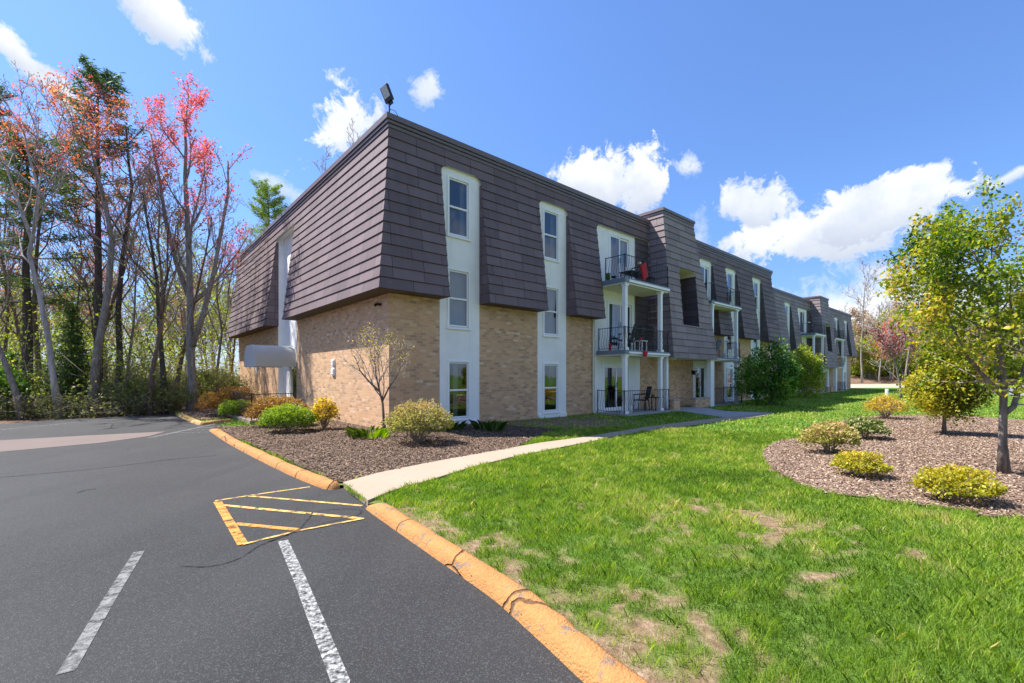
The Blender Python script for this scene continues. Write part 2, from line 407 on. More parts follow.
def bark(name, a, b, scale=6):
    m, w = new_mat(name); p = obj_co(w)
    mp = w.n('ShaderNodeMapping', {'Vector': p, 'Scale': (1, 1, .18)}).outputs[0]
    n = w.noise(mp, scale * 3, 6, .7, .4)
    c = w.ramp(n, [(.3, a), (.6, b), (.75, tuple(min(1, x * 1.3) for x in b))])
    c = w.mix(w.ramp(w.noise(p, 1.2, 3), [(.5, 0), (.8, .3)]), c, (.16, .17, .12))
    finish(w, c, .92, n, 1.0, .03, .1); return m

COURSE = .295; ZCOURSE = 3.72 % .295
M = {}
M['brick'] = mat_brick()
M['shingle'] = mat_shingle('plum_brown_shingle', (.15, .108, .112), (.09, .066, .071))
M['shingle_pale'] = mat_shingle('pale_brown_shingle', (.235, .185, .182), (.15, .115, .115))  # paler shingle tone, on the towers and the second block
M['shingle_shaded'] = mat_shingle('shaded_brown_shingle', (.085, .066, .072), (.055, .043, .048))  # darker shingle copy; shade of slot cheeks and recesses painted into its colour
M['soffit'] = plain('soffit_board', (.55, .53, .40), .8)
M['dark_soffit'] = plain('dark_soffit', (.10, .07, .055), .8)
M['coping'] = plain('coping_metal', (.15, .12, .122), .45)
M['stucco'] = mat_stucco()
M['white'] = plain('white_paint', (.85, .845, .825), .5, .04)
M['cream'] = plain('cream_paint', (.72, .70, .55), .6, .05)
M['slate_paint'] = plain('slate_blue_paint', (.17, .21, .25), .55)
M['glass'] = mat_glass()
M['curtain'] = plain('curtain_cloth', (.62, .62, .60), .9, .1)
M['blue_curtain'] = plain('teal_curtain_cloth', (.20, .33, .36), .9, .1)
M['sheer'] = plain('blind_slats', (.42, .43, .43), .8, .1)
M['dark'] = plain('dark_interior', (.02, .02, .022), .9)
M['iron'] = plain('black_iron', (.025, .025, .028), .45, .1, metal=.3)
M['black'] = plain('black_plastic', (.018, .018, .02), .5)
M['red'] = plain('red_cloth', (.60, .02, .035), .8)
M['roofing'] = plain('roof_gravel', (.3, .29, .27), .95)
M['awning'] = plain('awning_canvas', (.52, .51, .48), .7, .06)
M['asphalt'] = mat_asphalt()
M['patch'] = mat_concrete('reddish_asphalt_patch', (.16, .125, .11))
M['white_line'] = worn('worn_white_paint', (.46, .46, .44), .52, scale=30, soft=.12)
M['faint_line'] = worn('faded_white_paint', (.20, .20, .195), .47, scale=13, soft=.10)
M['yellow_line'] = worn('worn_yellow_paint', (.68, .42, .12), .46)
M['orange_line'] = worn('worn_orange_paint', (.62, .27, .05), .44)
M['tar'] = worn('tar_seal', (.024, .024, .025), .46, under=(.038, .039, .041), scale=14, soft=.14)
M['curb'] = mat_curb('orange_curb_paint', (.50, .235, .08))
M['curb_pale'] = mat_curb('yellow_curb_paint', (.58, .36, .14))
M['walk'] = mat_concrete('walk_concrete', (.36, .285, .21))
M['slab'] = mat_concrete('grey_concrete', (.38, .37, .35))
M['sand'] = mat_concrete('pale_drive', (.42, .34, .25))
M['road'] = mat_concrete('grey_road', (.22, .22, .225))
M['ground'] = mat_ground()
M['mulch_dark'] = mat_mulch('dark_mulch', (.075, .05, .038), (.15, .105, .085), (.27, .21, .175))
M['mulch'] = mat_mulch('red_brown_mulch', (.28, .165, .115), (.43, .285, .205), (.58, .43, .33))
M['litter'] = mat_mulch('leaf_litter', (.20, .115, .07), (.36, .22, .14), (.50, .36, .25))
M['grass'] = leafy('grass_blades', [(0, (.07, .125, .014)), (.35, (.165, .275, .028)), (.7, (.30, .42, .05)), (.9, (.45, .47, .10)), (1, (.60, .48, .22))], .4)
M['chip'] = leafy('mulch_chips', [(0, (.10, .065, .045)), (.5, (.27, .18, .12)), (.85, (.43, .32, .235)), (1, (.58, .50, .41))], .0, .95)
M['bark_grey'] = bark('grey_bark', (.11, .095, .08), (.33, .295, .26))
M['bark_dark'] = bark('dark_bark', (.035, .027, .022), (.12, .095, .078))
M['bark_pale'] = bark('pale_bark', (.22, .20, .18), (.50, .47, .43), 3)
M['bark_brown'] = bark('brown_bark', (.085, .058, .042), (.22, .16, .12))
M['bark_young'] = bark('young_tree_bark', (.07, .055, .045), (.24, .20, .17), 5)
M['twig'] = plain('twig_bark', (.30, .235, .19), .9, .3)
M['twig_pale'] = plain('pale_twig_bark', (.36, .31, .27), .9, .3)
M['pine'] = leafy('pine_needles', [(0, (.03, .07, .018)), (.5, (.08, .16, .03)), (1, (.22, .29, .06))], .25)
M['maple_red'] = leafy('red_maple_buds', [(0, (.50, .06, .065)), (.5, (.70, .14, .12)), (1, (.80, .32, .24))], .45)
M['maple_orange'] = leafy('orange_maple_buds', [(0, (.50, .08, .04)), (.5, (.60, .20, .09)), (1, (.62, .38, .18))], .45)
M['spring'] = leafy('spring_leaves', [(0, (.14, .20, .025)), (.5, (.32, .40, .05)), (1, (.48, .46, .09))], .5)
M['young'] = leafy('young_tree_leaves', [(0, (.035, .09, .008)), (.35, (.12, .22, .016)), (.7, (.38, .41, .03)), (1, (.66, .46, .07))], .45)
M['yellow_green'] = leafy('yellow_green_leaves', [(0, (.07, .10, .01)), (.45, (.29, .31, .025)), (.8, (.56, .48, .045)), (1, (.70, .50, .10))], .4)
M['bright_green'] = leafy('bright_evergreen', [(0, (.05, .12, .01)), (.5, (.19, .31, .025)), (1, (.40, .48, .06))], .35)
M['rust'] = leafy('rust_foliage', [(0, (.09, .04, .018)), (.5, (.28, .13, .035)), (1, (.42, .28, .06))], .3)
M['rose_green'] = leafy('mixed_rose_leaves', [(0, (.07, .10, .015)), (.4, (.26, .29, .05)), (.75, (.50, .44, .13)), (1, (.55, .33, .18))], .35)
M['cream_green'] = leafy('variegated_leaves', [(0, (.03, .06, .012)), (.5, (.13, .19, .035)), (.8, (.42, .42, .15)), (1, (.62, .56, .30))], .3)
M['dark_green'] = leafy('dark_broad_leaves', [(0, (.035, .09, .014)), (.5, (.085, .20, .022)), (.85, (.18, .32, .035)), (1, (.30, .42, .07))], .3)
M['lime'] = leafy('lime_spring_leaves', [(0, (.12, .20, .02)), (.5, (.30, .38, .035)), (1, (.55, .50, .10))], .45)
M['gold'] = leafy('golden_twigs', [(0, (.30, .20, .03)), (.5, (.60, .44, .05)), (1, (.74, .56, .10))], .45)
M['purple'] = leafy('purple_plum_leaves', [(0, (.10, .018, .03)), (.5, (.24, .05, .07)), (1, (.42, .15, .12))], .4)
M['brush'] = leafy('brush_leaves', [(0, (.06, .09, .02)), (.4, (.16, .20, .045)), (.7, (.28, .26, .08)), (1, (.40, .42, .10))], .3)

# ------------------------------------------------------------------ the apartment building
B = empty('apartment_building', (-3.26, 11.99, 0), R(41.37))
tag(B, 'three storey brick apartment building with tall brown shingled mansard roof', 'building')
BR = B.rotation_euler.z
def bl(x, y, z=0.0):
    """building coordinates (x along the long front, y into the building) to the world"""
    c, s = math.cos(BR), math.sin(BR); return (B.location.x + x * c - y * s, B.location.y + x * s + y * c, z)

def off_main(z):
    if z > 8.1: return .02
    if z > 7.5: return .06 - (z - 7.5) * .04 / .6
    return .52 - (z - 3.72) * .46 / 3.78
def off_tower(z): return .74 + .082 * (8.76 - z)
def levels(z0, z1):
    out = [z0]; k = math.floor((z0 - ZCOURSE) / COURSE) + 1
    while ZCOURSE + k * COURSE < z1 - .03: out.append(ZCOURSE + k * COURSE); k += 1
    return out + [z1]
def slot_edges(s, z):
    xa, xb, zt, r = s[:4]
    if z <= zt - r: return xa, xb
    d = min(z, zt) - (zt - r); k = r - math.sqrt(max(0, r * r - d * d))
    return xa + k, xb - (k if len(s) < 6 or s[5] else 0)
def skirt(mb, O, t, n, zs, off, xl, xr, slots=(), lip=.028, m=0, cheek=True, mc=None):
    mc = m if mc is None else mc
    """overlapping shingle courses on a leaning face, cut by round-cornered openings"""
    P = lambda x, z, o: (O[0] + t[0] * x + n[0] * o, O[1] + t[1] * x + n[1] * o, z)
    flip = t[0] * n[1] - t[1] * n[0] > 0
    def Q(a, b, c, d, mm=m): mb.quad(*((d, c, b, a) if flip else (a, b, c, d)), mm)
    for za, zb in zip(zs, zs[1:]):
        cuts = {za, zb}
        for s in slots:
            for k in range(6):
                zc = s[2] - s[3] + s[3] * math.sin(math.pi / 2 * k / 5)
                if za < zc < zb: cuts.add(zc)
            if len(s) > 4 and s[4] is not None and za < s[4] < zb: cuts.add(s[4])
        cs = sorted(cuts)
        for z0, z1 in zip(cs, cs[1:]):
            if z1 - z0 < 1e-4: continue
            o0 = off(z0) + lip * (1 - (z0 - za) / (zb - za)); o1 = off(z1) + lip * (1 - (z1 - za) / (zb - za))
            zm = (z0 + z1) / 2
            act = [s for s in slots if zm < s[2] and (len(s) < 5 or s[4] is None or zm > s[4])]
            a = [(xl(z0, o0), xl(z1, o1))]; b = []
            for s in act:
                l0, r0 = slot_edges(s, z0); l1, r1 = slot_edges(s, z1)
                b.append((l0, l1)); a.append((r0, r1))
            b.append((xr(z0, o0), xr(z1, o1)))
            for (x0, x1), (y0, y1) in zip(a, b):
                if y0 - x0 < 1e-4 and y1 - x1 < 1e-4: continue
                Q(P(x0, z0, o0), P(y0, z0, o0), P(y1, z1, o1), P(x1, z1, o1))
                if z0 == za: Q(P(x0, z0, o0 - lip), P(y0, z0, o0 - lip), P(y0, z0, o0), P(x0, z0, o0))
    if not cheek: return
    for s in slots:
        xa, xb, zt, r = s[:4]; zb = s[4] if len(s) > 4 and s[4] is not None else zs[0]
        left = [(z, slot_edges(s, z)[0]) for z in [zb + (zt - r - zb) * k / 10 for k in range(11)] + [zt - r + r * math.sin(math.pi / 2 * k / 5) for k in range(1, 6)]]
        right = [(z, slot_edges(s, z)[1]) for z, _ in left]
        for (z0, x0), (z1, x1) in zip(left, left[1:]):
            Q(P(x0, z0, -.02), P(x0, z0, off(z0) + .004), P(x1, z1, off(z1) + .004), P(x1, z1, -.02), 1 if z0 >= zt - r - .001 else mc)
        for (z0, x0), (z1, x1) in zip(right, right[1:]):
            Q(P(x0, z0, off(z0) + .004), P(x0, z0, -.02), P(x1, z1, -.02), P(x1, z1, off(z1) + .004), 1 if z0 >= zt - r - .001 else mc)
        Q(P(left[-1][1], zt, -.02), P(left[-1][1], zt, off(zt) + .03), P(right[-1][1], zt, off(zt) + .03), P(right[-1][1], zt, -.02), 1)
        if len(s) > 4 and s[4] is not None:
            Q(P(xa, zb, off(zb)), P(xa, zb, -.02), P(xb, zb, -.02), P(xb, zb, off(zb)), m)
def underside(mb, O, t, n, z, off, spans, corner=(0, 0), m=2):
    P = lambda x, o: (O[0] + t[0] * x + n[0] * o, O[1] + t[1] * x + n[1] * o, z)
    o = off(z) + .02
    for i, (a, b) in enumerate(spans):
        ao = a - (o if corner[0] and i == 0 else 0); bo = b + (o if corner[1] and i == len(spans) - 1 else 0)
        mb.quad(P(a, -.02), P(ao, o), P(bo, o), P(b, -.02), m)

def wall_holes(mb, x0, x1, z0, z1, holes, y=0.0, depth=.09, m=0):
    """upright wall facing -y with openings and their reveals"""
    xs = sorted({x0, x1, *[h[0] for h in holes], *[h[1] for h in holes]}); zz = sorted({z0, z1, *[h[2] for h in holes], *[h[3] for h in holes]})
    for a, b in zip(xs, xs[1:]):
        for c, d in zip(zz, zz[1:]):
            if any(h[0] <= a and b <= h[1] and h[2] <= c and d <= h[3] for h in holes): continue
            mb.quad((a, y, c), (b, y, c), (b, y, d), (a, y, d), m)
    for a, b, c, d in holes:
        mb.quad((a, y, c), (a, y + depth, c), (a, y + depth, d), (a, y, d), m); mb.quad((b, y + depth, c), (b, y, c), (b, y, d), (b, y + depth, d), m)
        mb.quad((a, y, d), (a, y + depth, d), (b, y + depth, d), (b, y, d), m); mb.quad((a, y + depth, c), (a, y, c), (b, y, c), (b, y + depth, c), m)

WW, WH = .72, 1.68
def make_window(style):
    """double hung window, lower left corner of its opening at the origin, facing -y"""
    f = MB(); w, h = WW, WH
    for a in ((-.055, .01, -.03, h + .05), (w - .01, w + .055, -.03, h + .05)): f.box(a[0], a[1], -.028, .06, a[2], a[3])
    f.box(-.01, w + .01, -.026, .06, h - .01, h + .048); f.box(-.075, w + .075, -.06, .06, -.075, -.031)
    for (a, b, c, d, y) in ((.012, .05, .01, h - .012, .03), (w - .05, w - .012, .01, h - .012, .03)): f.box(a, b, y - .012, y + .03, c, d)
    f.box(.05, w - .05, .016, .062, h - .055, h - .013); f.box(.05, w - .05, .016, .062, .01, .055); f.box(.05, w - .05, .004, .058, h * .5 - .028, h * .5 + .026)
    o = f.build('window', M['white'], B, bevel=.004)
    p = MB(); p.quad((.05, .032, h * .5), (w - .05, .032, h * .5), (w - .05, .032, h - .05), (.05, .032, h - .05)); p.build('upper_pane', M['glass'], o)
    p = MB(); p.quad((.05, .046, .05), (w - .05, .046, .05), (w - .05, .046, h * .5), (.05, .046, h * .5)); p.build('lower_pane', M['glass'], o)
    c = MB()
    def drape(x0, x1, z0, z1, n=10, a=.022, y=.17):
        for i in range(n):
            xa, xb = x0 + (x1 - x0) * i / n, x0 + (x1 - x0) * (i + 1) / n
            c.quad((xa, y + a * (i % 2), z0), (xb, y + a * ((i + 1) % 2), z0), (xb, y + a * ((i + 1) % 2), z1), (xa, y + a * (i % 2), z1))
    if style == 'split': drape(.27, .44, -.05, h + .05, 8); nm, mt = 'curtain', M['curtain']
    elif style == 'blind':
        drape(-.05, w + .05, -.05, h + .05, 22, .016); nm, mt = 'blind', M['sheer']
    elif style == 'teal': drape(-.05, .24, -.05, h + .05, 10); drape(.44, w + .05, .7, h + .05, 10); nm, mt = 'curtain', M['blue_curtain']
    elif style == 'dark': drape(.52, w + .05, -.05, h + .05, 8); nm, mt = 'curtain', M['sheer']
    c.build(nm, mt, o)
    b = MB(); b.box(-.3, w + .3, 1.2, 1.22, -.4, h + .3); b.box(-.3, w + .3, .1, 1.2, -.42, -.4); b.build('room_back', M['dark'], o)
    return o
def make_slider(w, h, style):
    f = MB()
    f.box(-.05, .03, -.02, .08, 0, h + .05); f.box(w - .03, w + .05, -.02, .08, 0, h + .05); f.box(.03, w - .03, -.018, .08, h - .02, h + .05); f.box(.03, w - .03, -.018, .08, 0, .05)
    mid = w * .5
    for (a, b, y) in ((.03, .10, .0), (mid - .03, mid + .045, .0), (mid - .045, mid + .03, .045), (w - .10, w - .03, .045)): f.box(a, b, y, y + .035, .05, h - .02)
    for (a, b, y) in ((.10, mid - .03, .002), (mid + .03, w - .10, .047)): f.box(a, b, y, y + .03, .05, .14); f.box(a, b, y, y + .03, h - .10, h - .021)
    o = f.build('sliding_door', M['white'], B, bevel=.004)
    for k, (a, b, y) in enumerate(((.10, mid - .03, .017), (mid + .03, w - .10, .062))):
        p = MB(); p.quad((a, y, .14), (b, y, .14), (b, y, h - .1), (a, y, h - .1)); p.build('pane', M['glass'], o)
    p = MB(); p.bar((mid - .005, -.03, .95), (mid - .005, -.03, 1.15), .012, 6); p.bar((mid - .005, -.03, .96), (mid - .005, .0, .96), .01, 5); p.bar((mid - .005, -.03, 1.14), (mid - .005, .0, 1.14), .01, 5); p.build('handle', M['iron'], o)
    c = MB(); spans = {'teal': [(0, w * .42)], 'sheer': [(0, w * .3), (w * .62, w)], 'dark': [(0, w * .22)]}[style]
    for x0, x1 in spans:
        n = int((x1 - x0) / .05)
        for i in range(n):
            xa, xb = x0 + (x1 - x0) * i / n, x0 + (x1 - x0) * (i + 1) / n
            c.quad((xa, .16 + .03 * (i % 2), 0), (xb, .16 + .03 * ((i + 1) % 2), 0), (xb, .16 + .03 * ((i + 1) % 2), h), (xa, .16 + .03 * (i % 2), h))
    c.build('curtain', M['blue_curtain' if style == 'teal' else 'sheer'], o)
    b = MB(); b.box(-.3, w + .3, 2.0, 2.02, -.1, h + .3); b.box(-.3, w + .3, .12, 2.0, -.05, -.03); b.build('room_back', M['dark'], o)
    return o
protoW = {}
def window(x, y, z, style, rz=0):
    if style not in protoW: o = protoW[style] = make_window(style)
    else: o = copy_tree(protoW[style], B)
    o.location = (x, y, z); o.rotation_euler.z = rz; return o

def railing(parent, pts, z, h=.86, belly=.09, step=.115, mat='iron'):
    r = MB(); P = [Vector((x, y, 0)) for x, y in pts]
    cen = sum(P, Vector()) / len(P)
    for a, b in zip(P, P[1:]):
        d = (b - a); L = d.length; d.normalize(); nrm = Vector((d.y, -d.x, 0))
        for zz, rr in ((h, .016), (.07, .011)): r.bar(a + Vector((0, 0, z + zz)), b + Vector((0, 0, z + zz)), rr, 4)
        n = max(1, int(L / step))
        for i in range(n):
            p = a + d * (L * (i + .5) / n)
            q = [p + nrm * (belly * f) + Vector((0, 0, z + hh)) for hh, f in ((.07, 0), (.16, .75), (.28, 1), (.42, .6), (.56, .1), (.7, 0), (h, 0))]
            r.path(q, .0075, 3)
    for p in P:
        r.bar(p + Vector((0, 0, z)), p + Vector((0, 0, z + h + .03)), .02, 5)
    return r.build('railing', M[mat], parent)
def column(parent, x, y, z0, z1, w=.15):
    c = MB(); c.box(x - w / 2, x + w / 2, y - w / 2, y + w / 2, z0 + .10, z1 - .08)
    c.box(x - w * .72, x + w * .72, y - w * .72, y + w * .72, z0, z0 + .10); c.box(x - w * .68, x + w * .68, y - w * .68, y + w * .68, z1 - .08, z1)
    return c.build('column', M['white'], parent, bevel=.008)
def balcony(x0, x1, yf, yb, z0, z1, cols, rail=True, fascia='slate_paint', rail_pts=None):
    s = MB(); s.box(x0, x1, yf, yb, z0 + .05, z1, 0); s.box(x0 + .03, x1 - .03, yf + .03, yb, z0, z0 + .05, 1)
    s.box(x0 + .25, x1, yf - .02, yf, z0 + .07, z1 - .06, 2)
    o = s.build('balcony', [M[fascia], M['cream'], M['white']], B)
    railing(o, rail_pts or [(x0 + .05, yb - .25), (x0 + .05, yf + .05), (x1 - .03, yf + .05)], z1)
    for c in cols: column(o, *c)
    return o

SL1, SL2 = (1.57, 3.0), (5.52, 6.99)
SC = [(17.11, 18.56), (20.15, 21.59), (23.9, 25.33)]
ZT = 7.6
def module(ox, oy, first, sh):
    sx = lambda v: v + ox; Y = oy
    nO = (ox, oy)
    zs = levels(3.72, 8.14)
    fl_end = first
    # ---- shingled mansard of the low blocks
    r = MB()
    xstart = (lambda z, o: -o) if first else (lambda z, o: -3.2)
    # left of the balcony and above it
    def xrA(z, o): return 12.38
    slotsA = [(*SL1, ZT, .22), (*SL2, ZT, .22), (8.66, 12.38, 7.47, .22, None, False)]
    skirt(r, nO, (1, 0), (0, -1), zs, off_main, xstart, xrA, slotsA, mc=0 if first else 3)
    a0 = 0 if first else -3.2
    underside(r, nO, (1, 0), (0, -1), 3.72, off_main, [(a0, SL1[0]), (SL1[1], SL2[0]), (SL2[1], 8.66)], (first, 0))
    # the low block right of the tower, with its outer corner
    slotsC = [(*s, ZT, .2) for s in SC]
    xe = 27.1
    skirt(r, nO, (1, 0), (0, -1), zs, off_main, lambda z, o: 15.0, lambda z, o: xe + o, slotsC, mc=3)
    underside(r, nO, (1, 0), (0, -1), 3.72, off_main, [(15.0, SC[0][0]), (SC[0][1], SC[1][0]), (SC[1][1], SC[2][0]), (SC[2][1], xe)], (0, 1))
    yb = 2.0 if first else 17.2
    skirt(r, (ox + xe, oy), (0, 1), (1, 0), zs, off_main, lambda z, o: -o, lambda z, o: yb + (0 if first else o), ())
    underside(r, (ox + xe, oy), (0, 1), (1, 0), 3.72, off_main, [(0, yb)], (1, 0))
    if first:   # the end wall that faces the parking lot
        skirt(r, nO, (0, 1), (-1, 0), zs, off_main, lambda z, o: -o, lambda z, o: 19.2 + o, [(8.05, 10.75, ZT, .18)])
        underside(r, nO, (0, 1), (-1, 0), 3.72, off_main, [(0, 8.05), (10.75, 19.2)], (1, 1))
    r.build('mansard_roof', [M[sh], M['soffit'], M['dark_soffit'], M['shingle_shaded']], B)
    # ---- coping ledges along the roof edge
    c = MB(); prof = [8.12, 8.22, 8.30, 8.42]
    def led(z0, z1, o):
        f = lambda z: o
        skirt(c, nO, (1, 0), (0, -1), [z0, z1], f, (lambda z, q: -q) if first else (lambda z, q: -3.2), lambda z, q: 12.38, (), 0, 0, False)
        skirt(c, nO, (1, 0), (0, -1), [z0, z1], f, lambda z, q: 15.0, lambda z, q: xe + q, (), 0, 0, False)
        skirt(c, (ox + xe, oy), (0, 1), (1, 0), [z0, z1], f, lambda z, q: -q, lambda z, q: yb, (), 0, 0, False)
        if first: skirt(c, nO, (0, 1), (-1, 0), [z0, z1], f, lambda z, q: -q, lambda z, q: 19.2 + q, (), 0, 0, False)
        # horizontal faces above and below every ledge
        for zz in (z0, z1):
            lo = .0 if zz == z0 else -.25
            c.quad((ox + (-o if first else -3.2), oy - o, zz), (ox + 12.38, oy - o, zz), (ox + 12.38, oy - lo, zz), (ox + (-lo if first else -3.2), oy - lo, zz))
            c.quad((ox + 15.0, oy - o, zz), (ox + xe + o, oy - o, zz), (ox + xe + lo, oy - lo, zz), (ox + 15.0, oy - lo, zz))
            c.quad((ox + xe + o, oy - o, zz), (ox + xe + o, oy + yb, zz), (ox + xe + lo, oy + yb, zz), (ox + xe + lo, oy - lo, zz))
            if first: c.quad((ox - o, oy - o, zz), (ox - lo, oy - lo, zz), (ox - lo, 19.2 + lo, zz), (ox - o, 19.2 + o, zz))
    led(8.10, 8.18, .055); led(8.205, 8.27, .085); led(8.295, 8.44, .115)
    c.build('roof_coping', M['coping'], B)
    # ---- the raised tower
    t = MB(); zt = 8.62; zb = 2.3; zs2 = levels(zb, zt)
    XR = [(2.3, 16.43), (3.55, 16.34), (5.27, 16.01), (6.94, 15.42), (8.75, 15.1), (9.2, 15.05)]
    def xrB(z, o=0):
        for (a, b), (c2, d) in zip(XR, XR[1:]):
            if z <= c2: return b + (d - b) * (z - a) / (c2 - a)
        return XR[-1][1]
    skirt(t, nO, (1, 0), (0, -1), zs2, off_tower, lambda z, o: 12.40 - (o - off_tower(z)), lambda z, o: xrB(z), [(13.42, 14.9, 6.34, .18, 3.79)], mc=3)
    # side facing the parking lot; above the low roof it runs back over it
    skirt(t, (ox + 12.40, oy), (0, -1), (-1, 0), [z for z in zs2 if z < 8.1] + [8.1], lambda z: 0.0, lambda z, o: 0.0, lambda z, o: off_tower(z) + (o if o < .05 else 0), ())
    skirt(t, (ox + 12.40, oy), (0, -1), (-1, 0), [8.1] + [z for z in zs2 if z > 8.15], lambda z: 0.0, lambda z, o: -2.6, lambda z, o: off_tower(z) + (o if o < .05 else 0), ())
    for z0, z1 in zip(zs2, zs2[1:]):
        back = 0.0 if z1 < 8.3 else 2.6
        t.quad((ox + xrB(z0), oy - off_tower(z0), z0), (ox + xrB(z0), oy + back, z0), (ox + xrB(z1), oy + back, z1), (ox + xrB(z1), oy - off_tower(z1), z1))
    t.quad((ox + 12.4, oy - off_tower(zb) - .03, zb), (ox + 12.4, oy, zb), (ox + 16.43, oy, zb), (ox + 16.43, oy - off_tower(zb) - .03, zb), 1)
    # the shingled wall seen inside its opening and beside the balcony
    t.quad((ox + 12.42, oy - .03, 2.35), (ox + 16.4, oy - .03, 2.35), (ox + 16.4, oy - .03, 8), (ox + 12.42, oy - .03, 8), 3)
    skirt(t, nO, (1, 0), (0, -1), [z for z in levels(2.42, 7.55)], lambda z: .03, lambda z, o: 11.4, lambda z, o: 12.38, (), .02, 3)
    t.quad((ox + 11.4, oy - .05, 2.42), (ox + 11.4, oy + .05, 2.42), (ox + 11.4, oy + .05, 7.55), (ox + 11.4, oy - .05, 7.55))
    t.build('shingled_tower', [M['shingle_pale'], M['cream'], M['dark_soffit'], M['shingle_shaded']], B)
    k = MB(); x1 = 15.1
    for z0, z1, o in ((8.60, 8.68, .04), (8.70, 8.82, .075)):
        k.box(ox + 12.4 - o, ox + x1 + o, oy - .75 - o, oy + 2.6 + o, z0, z1)
    k.build('tower_coping', M['coping'], B)
    # ---- walls
    w = MB(); gaps = [SL1, SL2, (8.66, 11.4)] + SC
    def brick(a, b, z0, z1, y=0.0): w.quad((ox + a, oy + y, z0), (ox + b, oy + y, z0), (ox + b, oy + y, z1), (ox + a, oy + y, z1))
    xs = [a0, SL1[0], SL1[1], SL2[0], SL2[1], 8.66]
    for a, b in ((xs[0], xs[1]), (xs[2], xs[3]), (xs[4], xs[5])): brick(a, b, 0, 8.0)
    brick(11.8, 16.6, 0, 2.45); brick(11.4, 16.4, 2.45, 8.0)
    brick(16.4, 17.11, 2.45, 8.0); brick(18.56, 20.15, 0, 8.0); brick(21.59, 23.9, 0, 8.0); brick(25.33, 27.1, 0, 8.0)
    w.quad((ox + 27.1, oy, 0), (ox + 27.1, oy + yb, 0), (ox + 27.1, oy + yb, 8.0), (ox + 27.1, oy, 8.0))
    if first:
        w.quad((0, 8.05, 0), (0, 0, 0), (0, 0, 8.0), (0, 8.05, 8.0)); w.quad((0, 19.2, 0), (0, 10.75, 0), (0, 10.75, 8.0), (0, 19.2, 8.0))
        w.quad((0, 19.2, 0), (57.4, 19.2, 0), (57.4, 19.2, 8.4), (0, 19.2, 8.4))
    w.build('brick_wall', M['brick'], B)
    # ---- white panels with windows
    def panel(a, b, holes, z0=0.0, z1=ZT, base=True):
        p = MB(); wall_holes(p, ox + a, ox + b, z0, z1, [(ox + h[0], ox + h[1], h[2], h[3]) for h in holes], oy)
        if base: p.box(ox + a + .01, ox + b - .01, oy - .06, oy, 0, .17)
        p.build('stucco_panel', M['stucco'], B)
    for (a, b), x, st in ((SL1, 1.87, ('split', 'blind', 'dark')), (SL2, 5.83, ('teal', 'blind', 'dark'))):
        zz = (.26, 2.97, 5.67); panel(a, b, [(x, x + WW, z, z + WH) for z in zz])
        for z, s in zip(zz, st): window(ox + x, oy, z, s)
    for (a, b), st in ((SC[1], ('dark', 'dark', 'blind')), (SC[2], ('dark', 'blind', 'dark'))):
        x = (a + b) / 2 - WW / 2; zz = (.26, 2.97, 5.67); panel(a, b, [(x, x + WW, z, z + WH) for z in zz])
        for z, s in zip(zz, st): window(ox + x, oy, z, s)
    # balcony doors
    panel(8.66, 11.4, [(9.2, 10.95, .1, 1.95), (9.5, 11.2, 2.6, 4.55), (9.6, 11.0, 5.25, 7.3)], 0, 7.5)
    q = MB(); q.quad((ox + 11.4, oy, 0), (ox + 11.8, oy, 0), (ox + 11.8, oy, 2.42), (ox + 11.4, oy, 2.42)); q.build('stucco_panel', M['stucco'], B)
    for x, z, wd, h, s in ((9.2, .1, 1.75, 1.85, 'dark'), (9.5, 2.6, 1.7, 1.95, 'teal'), (9.6, 5.25, 1.4, 2.05, 'sheer')):
        o = make_slider(wd, h, s); o.location = (ox + x, oy, z)
    panel(16.6, 18.56, [(16.75, 18.0, .06, 2.02)], 0, 2.45, False)
    o = make_slider(1.25, 1.96, 'teal'); o.location = (ox + 16.75, oy, .06)
    panel(17.11, 18.56, [(17.3, 18.35, 5.25, 7.3), (17.3, 18.35, 2.55, 4.5)], 2.45, ZT, False)
    o = make_slider(1.05, 2.05, 'dark'); o.location = (ox + 17.3, oy, 5.25); o = make_slider(1.05, 1.95, 'dark'); o.location = (ox + 17.3, oy, 2.55)
    # ---- balconies
    def BAL(x0, x1, yf, z0, z1, cols, pts):
        balcony(ox + x0, ox + x1, oy + yf, oy - .06, z0, z1, [(ox + c[0], oy + c[1], c[2], c[3]) for c in cols], rail_pts=[(ox + a, oy + b) for a, b in pts])
    BAL(8.70, 11.85, -1.38, 4.96, 5.18, [(8.88, -1.24, 2.49, 4.96), (11.35, -1.24, 2.49, 4.96)], [(8.76, -.45), (8.76, -1.32), (11.8, -1.32)])
    BAL(8.70, 11.85, -1.38, 2.29, 2.49, [(8.88, -1.24, .1, 2.29), (11.35, -1.24, .1, 2.29)], [(8.76, -.12), (8.76, -1.32), (11.8, -1.32)])
    BAL(16.5, 19.95, -1.0, 5.04, 5.24, [(16.75, -.88, 2.44, 5.04), (19.6, -.88, 2.44, 5.04)], [(16.56, -.5), (16.56, -.94), (19.9, -.94), (19.9, -.3)])
    BAL(16.5, 19.95, -1.0, 2.27, 2.44, [(19.6, -.88, .05, 2.27)], [(16.56, -.5), (16.56, -.94), (19.9, -.94), (19.9, -.3)])
    # porch under the tower: pillars, low brick walls, ceiling lamp, wall lamp
    p = MB(); p.box(ox + 12.42, ox + 12.58, oy - .92, oy - .76, 0, 2.3); p.build('porch_pillar', M['white'], B, bevel=.01)
    p = MB(); p.box(ox + 16.02, ox + 16.38, oy - 1.18, oy - .98, 0, 2.3); p.build('porch_pillar', M['white'], B, bevel=.01)
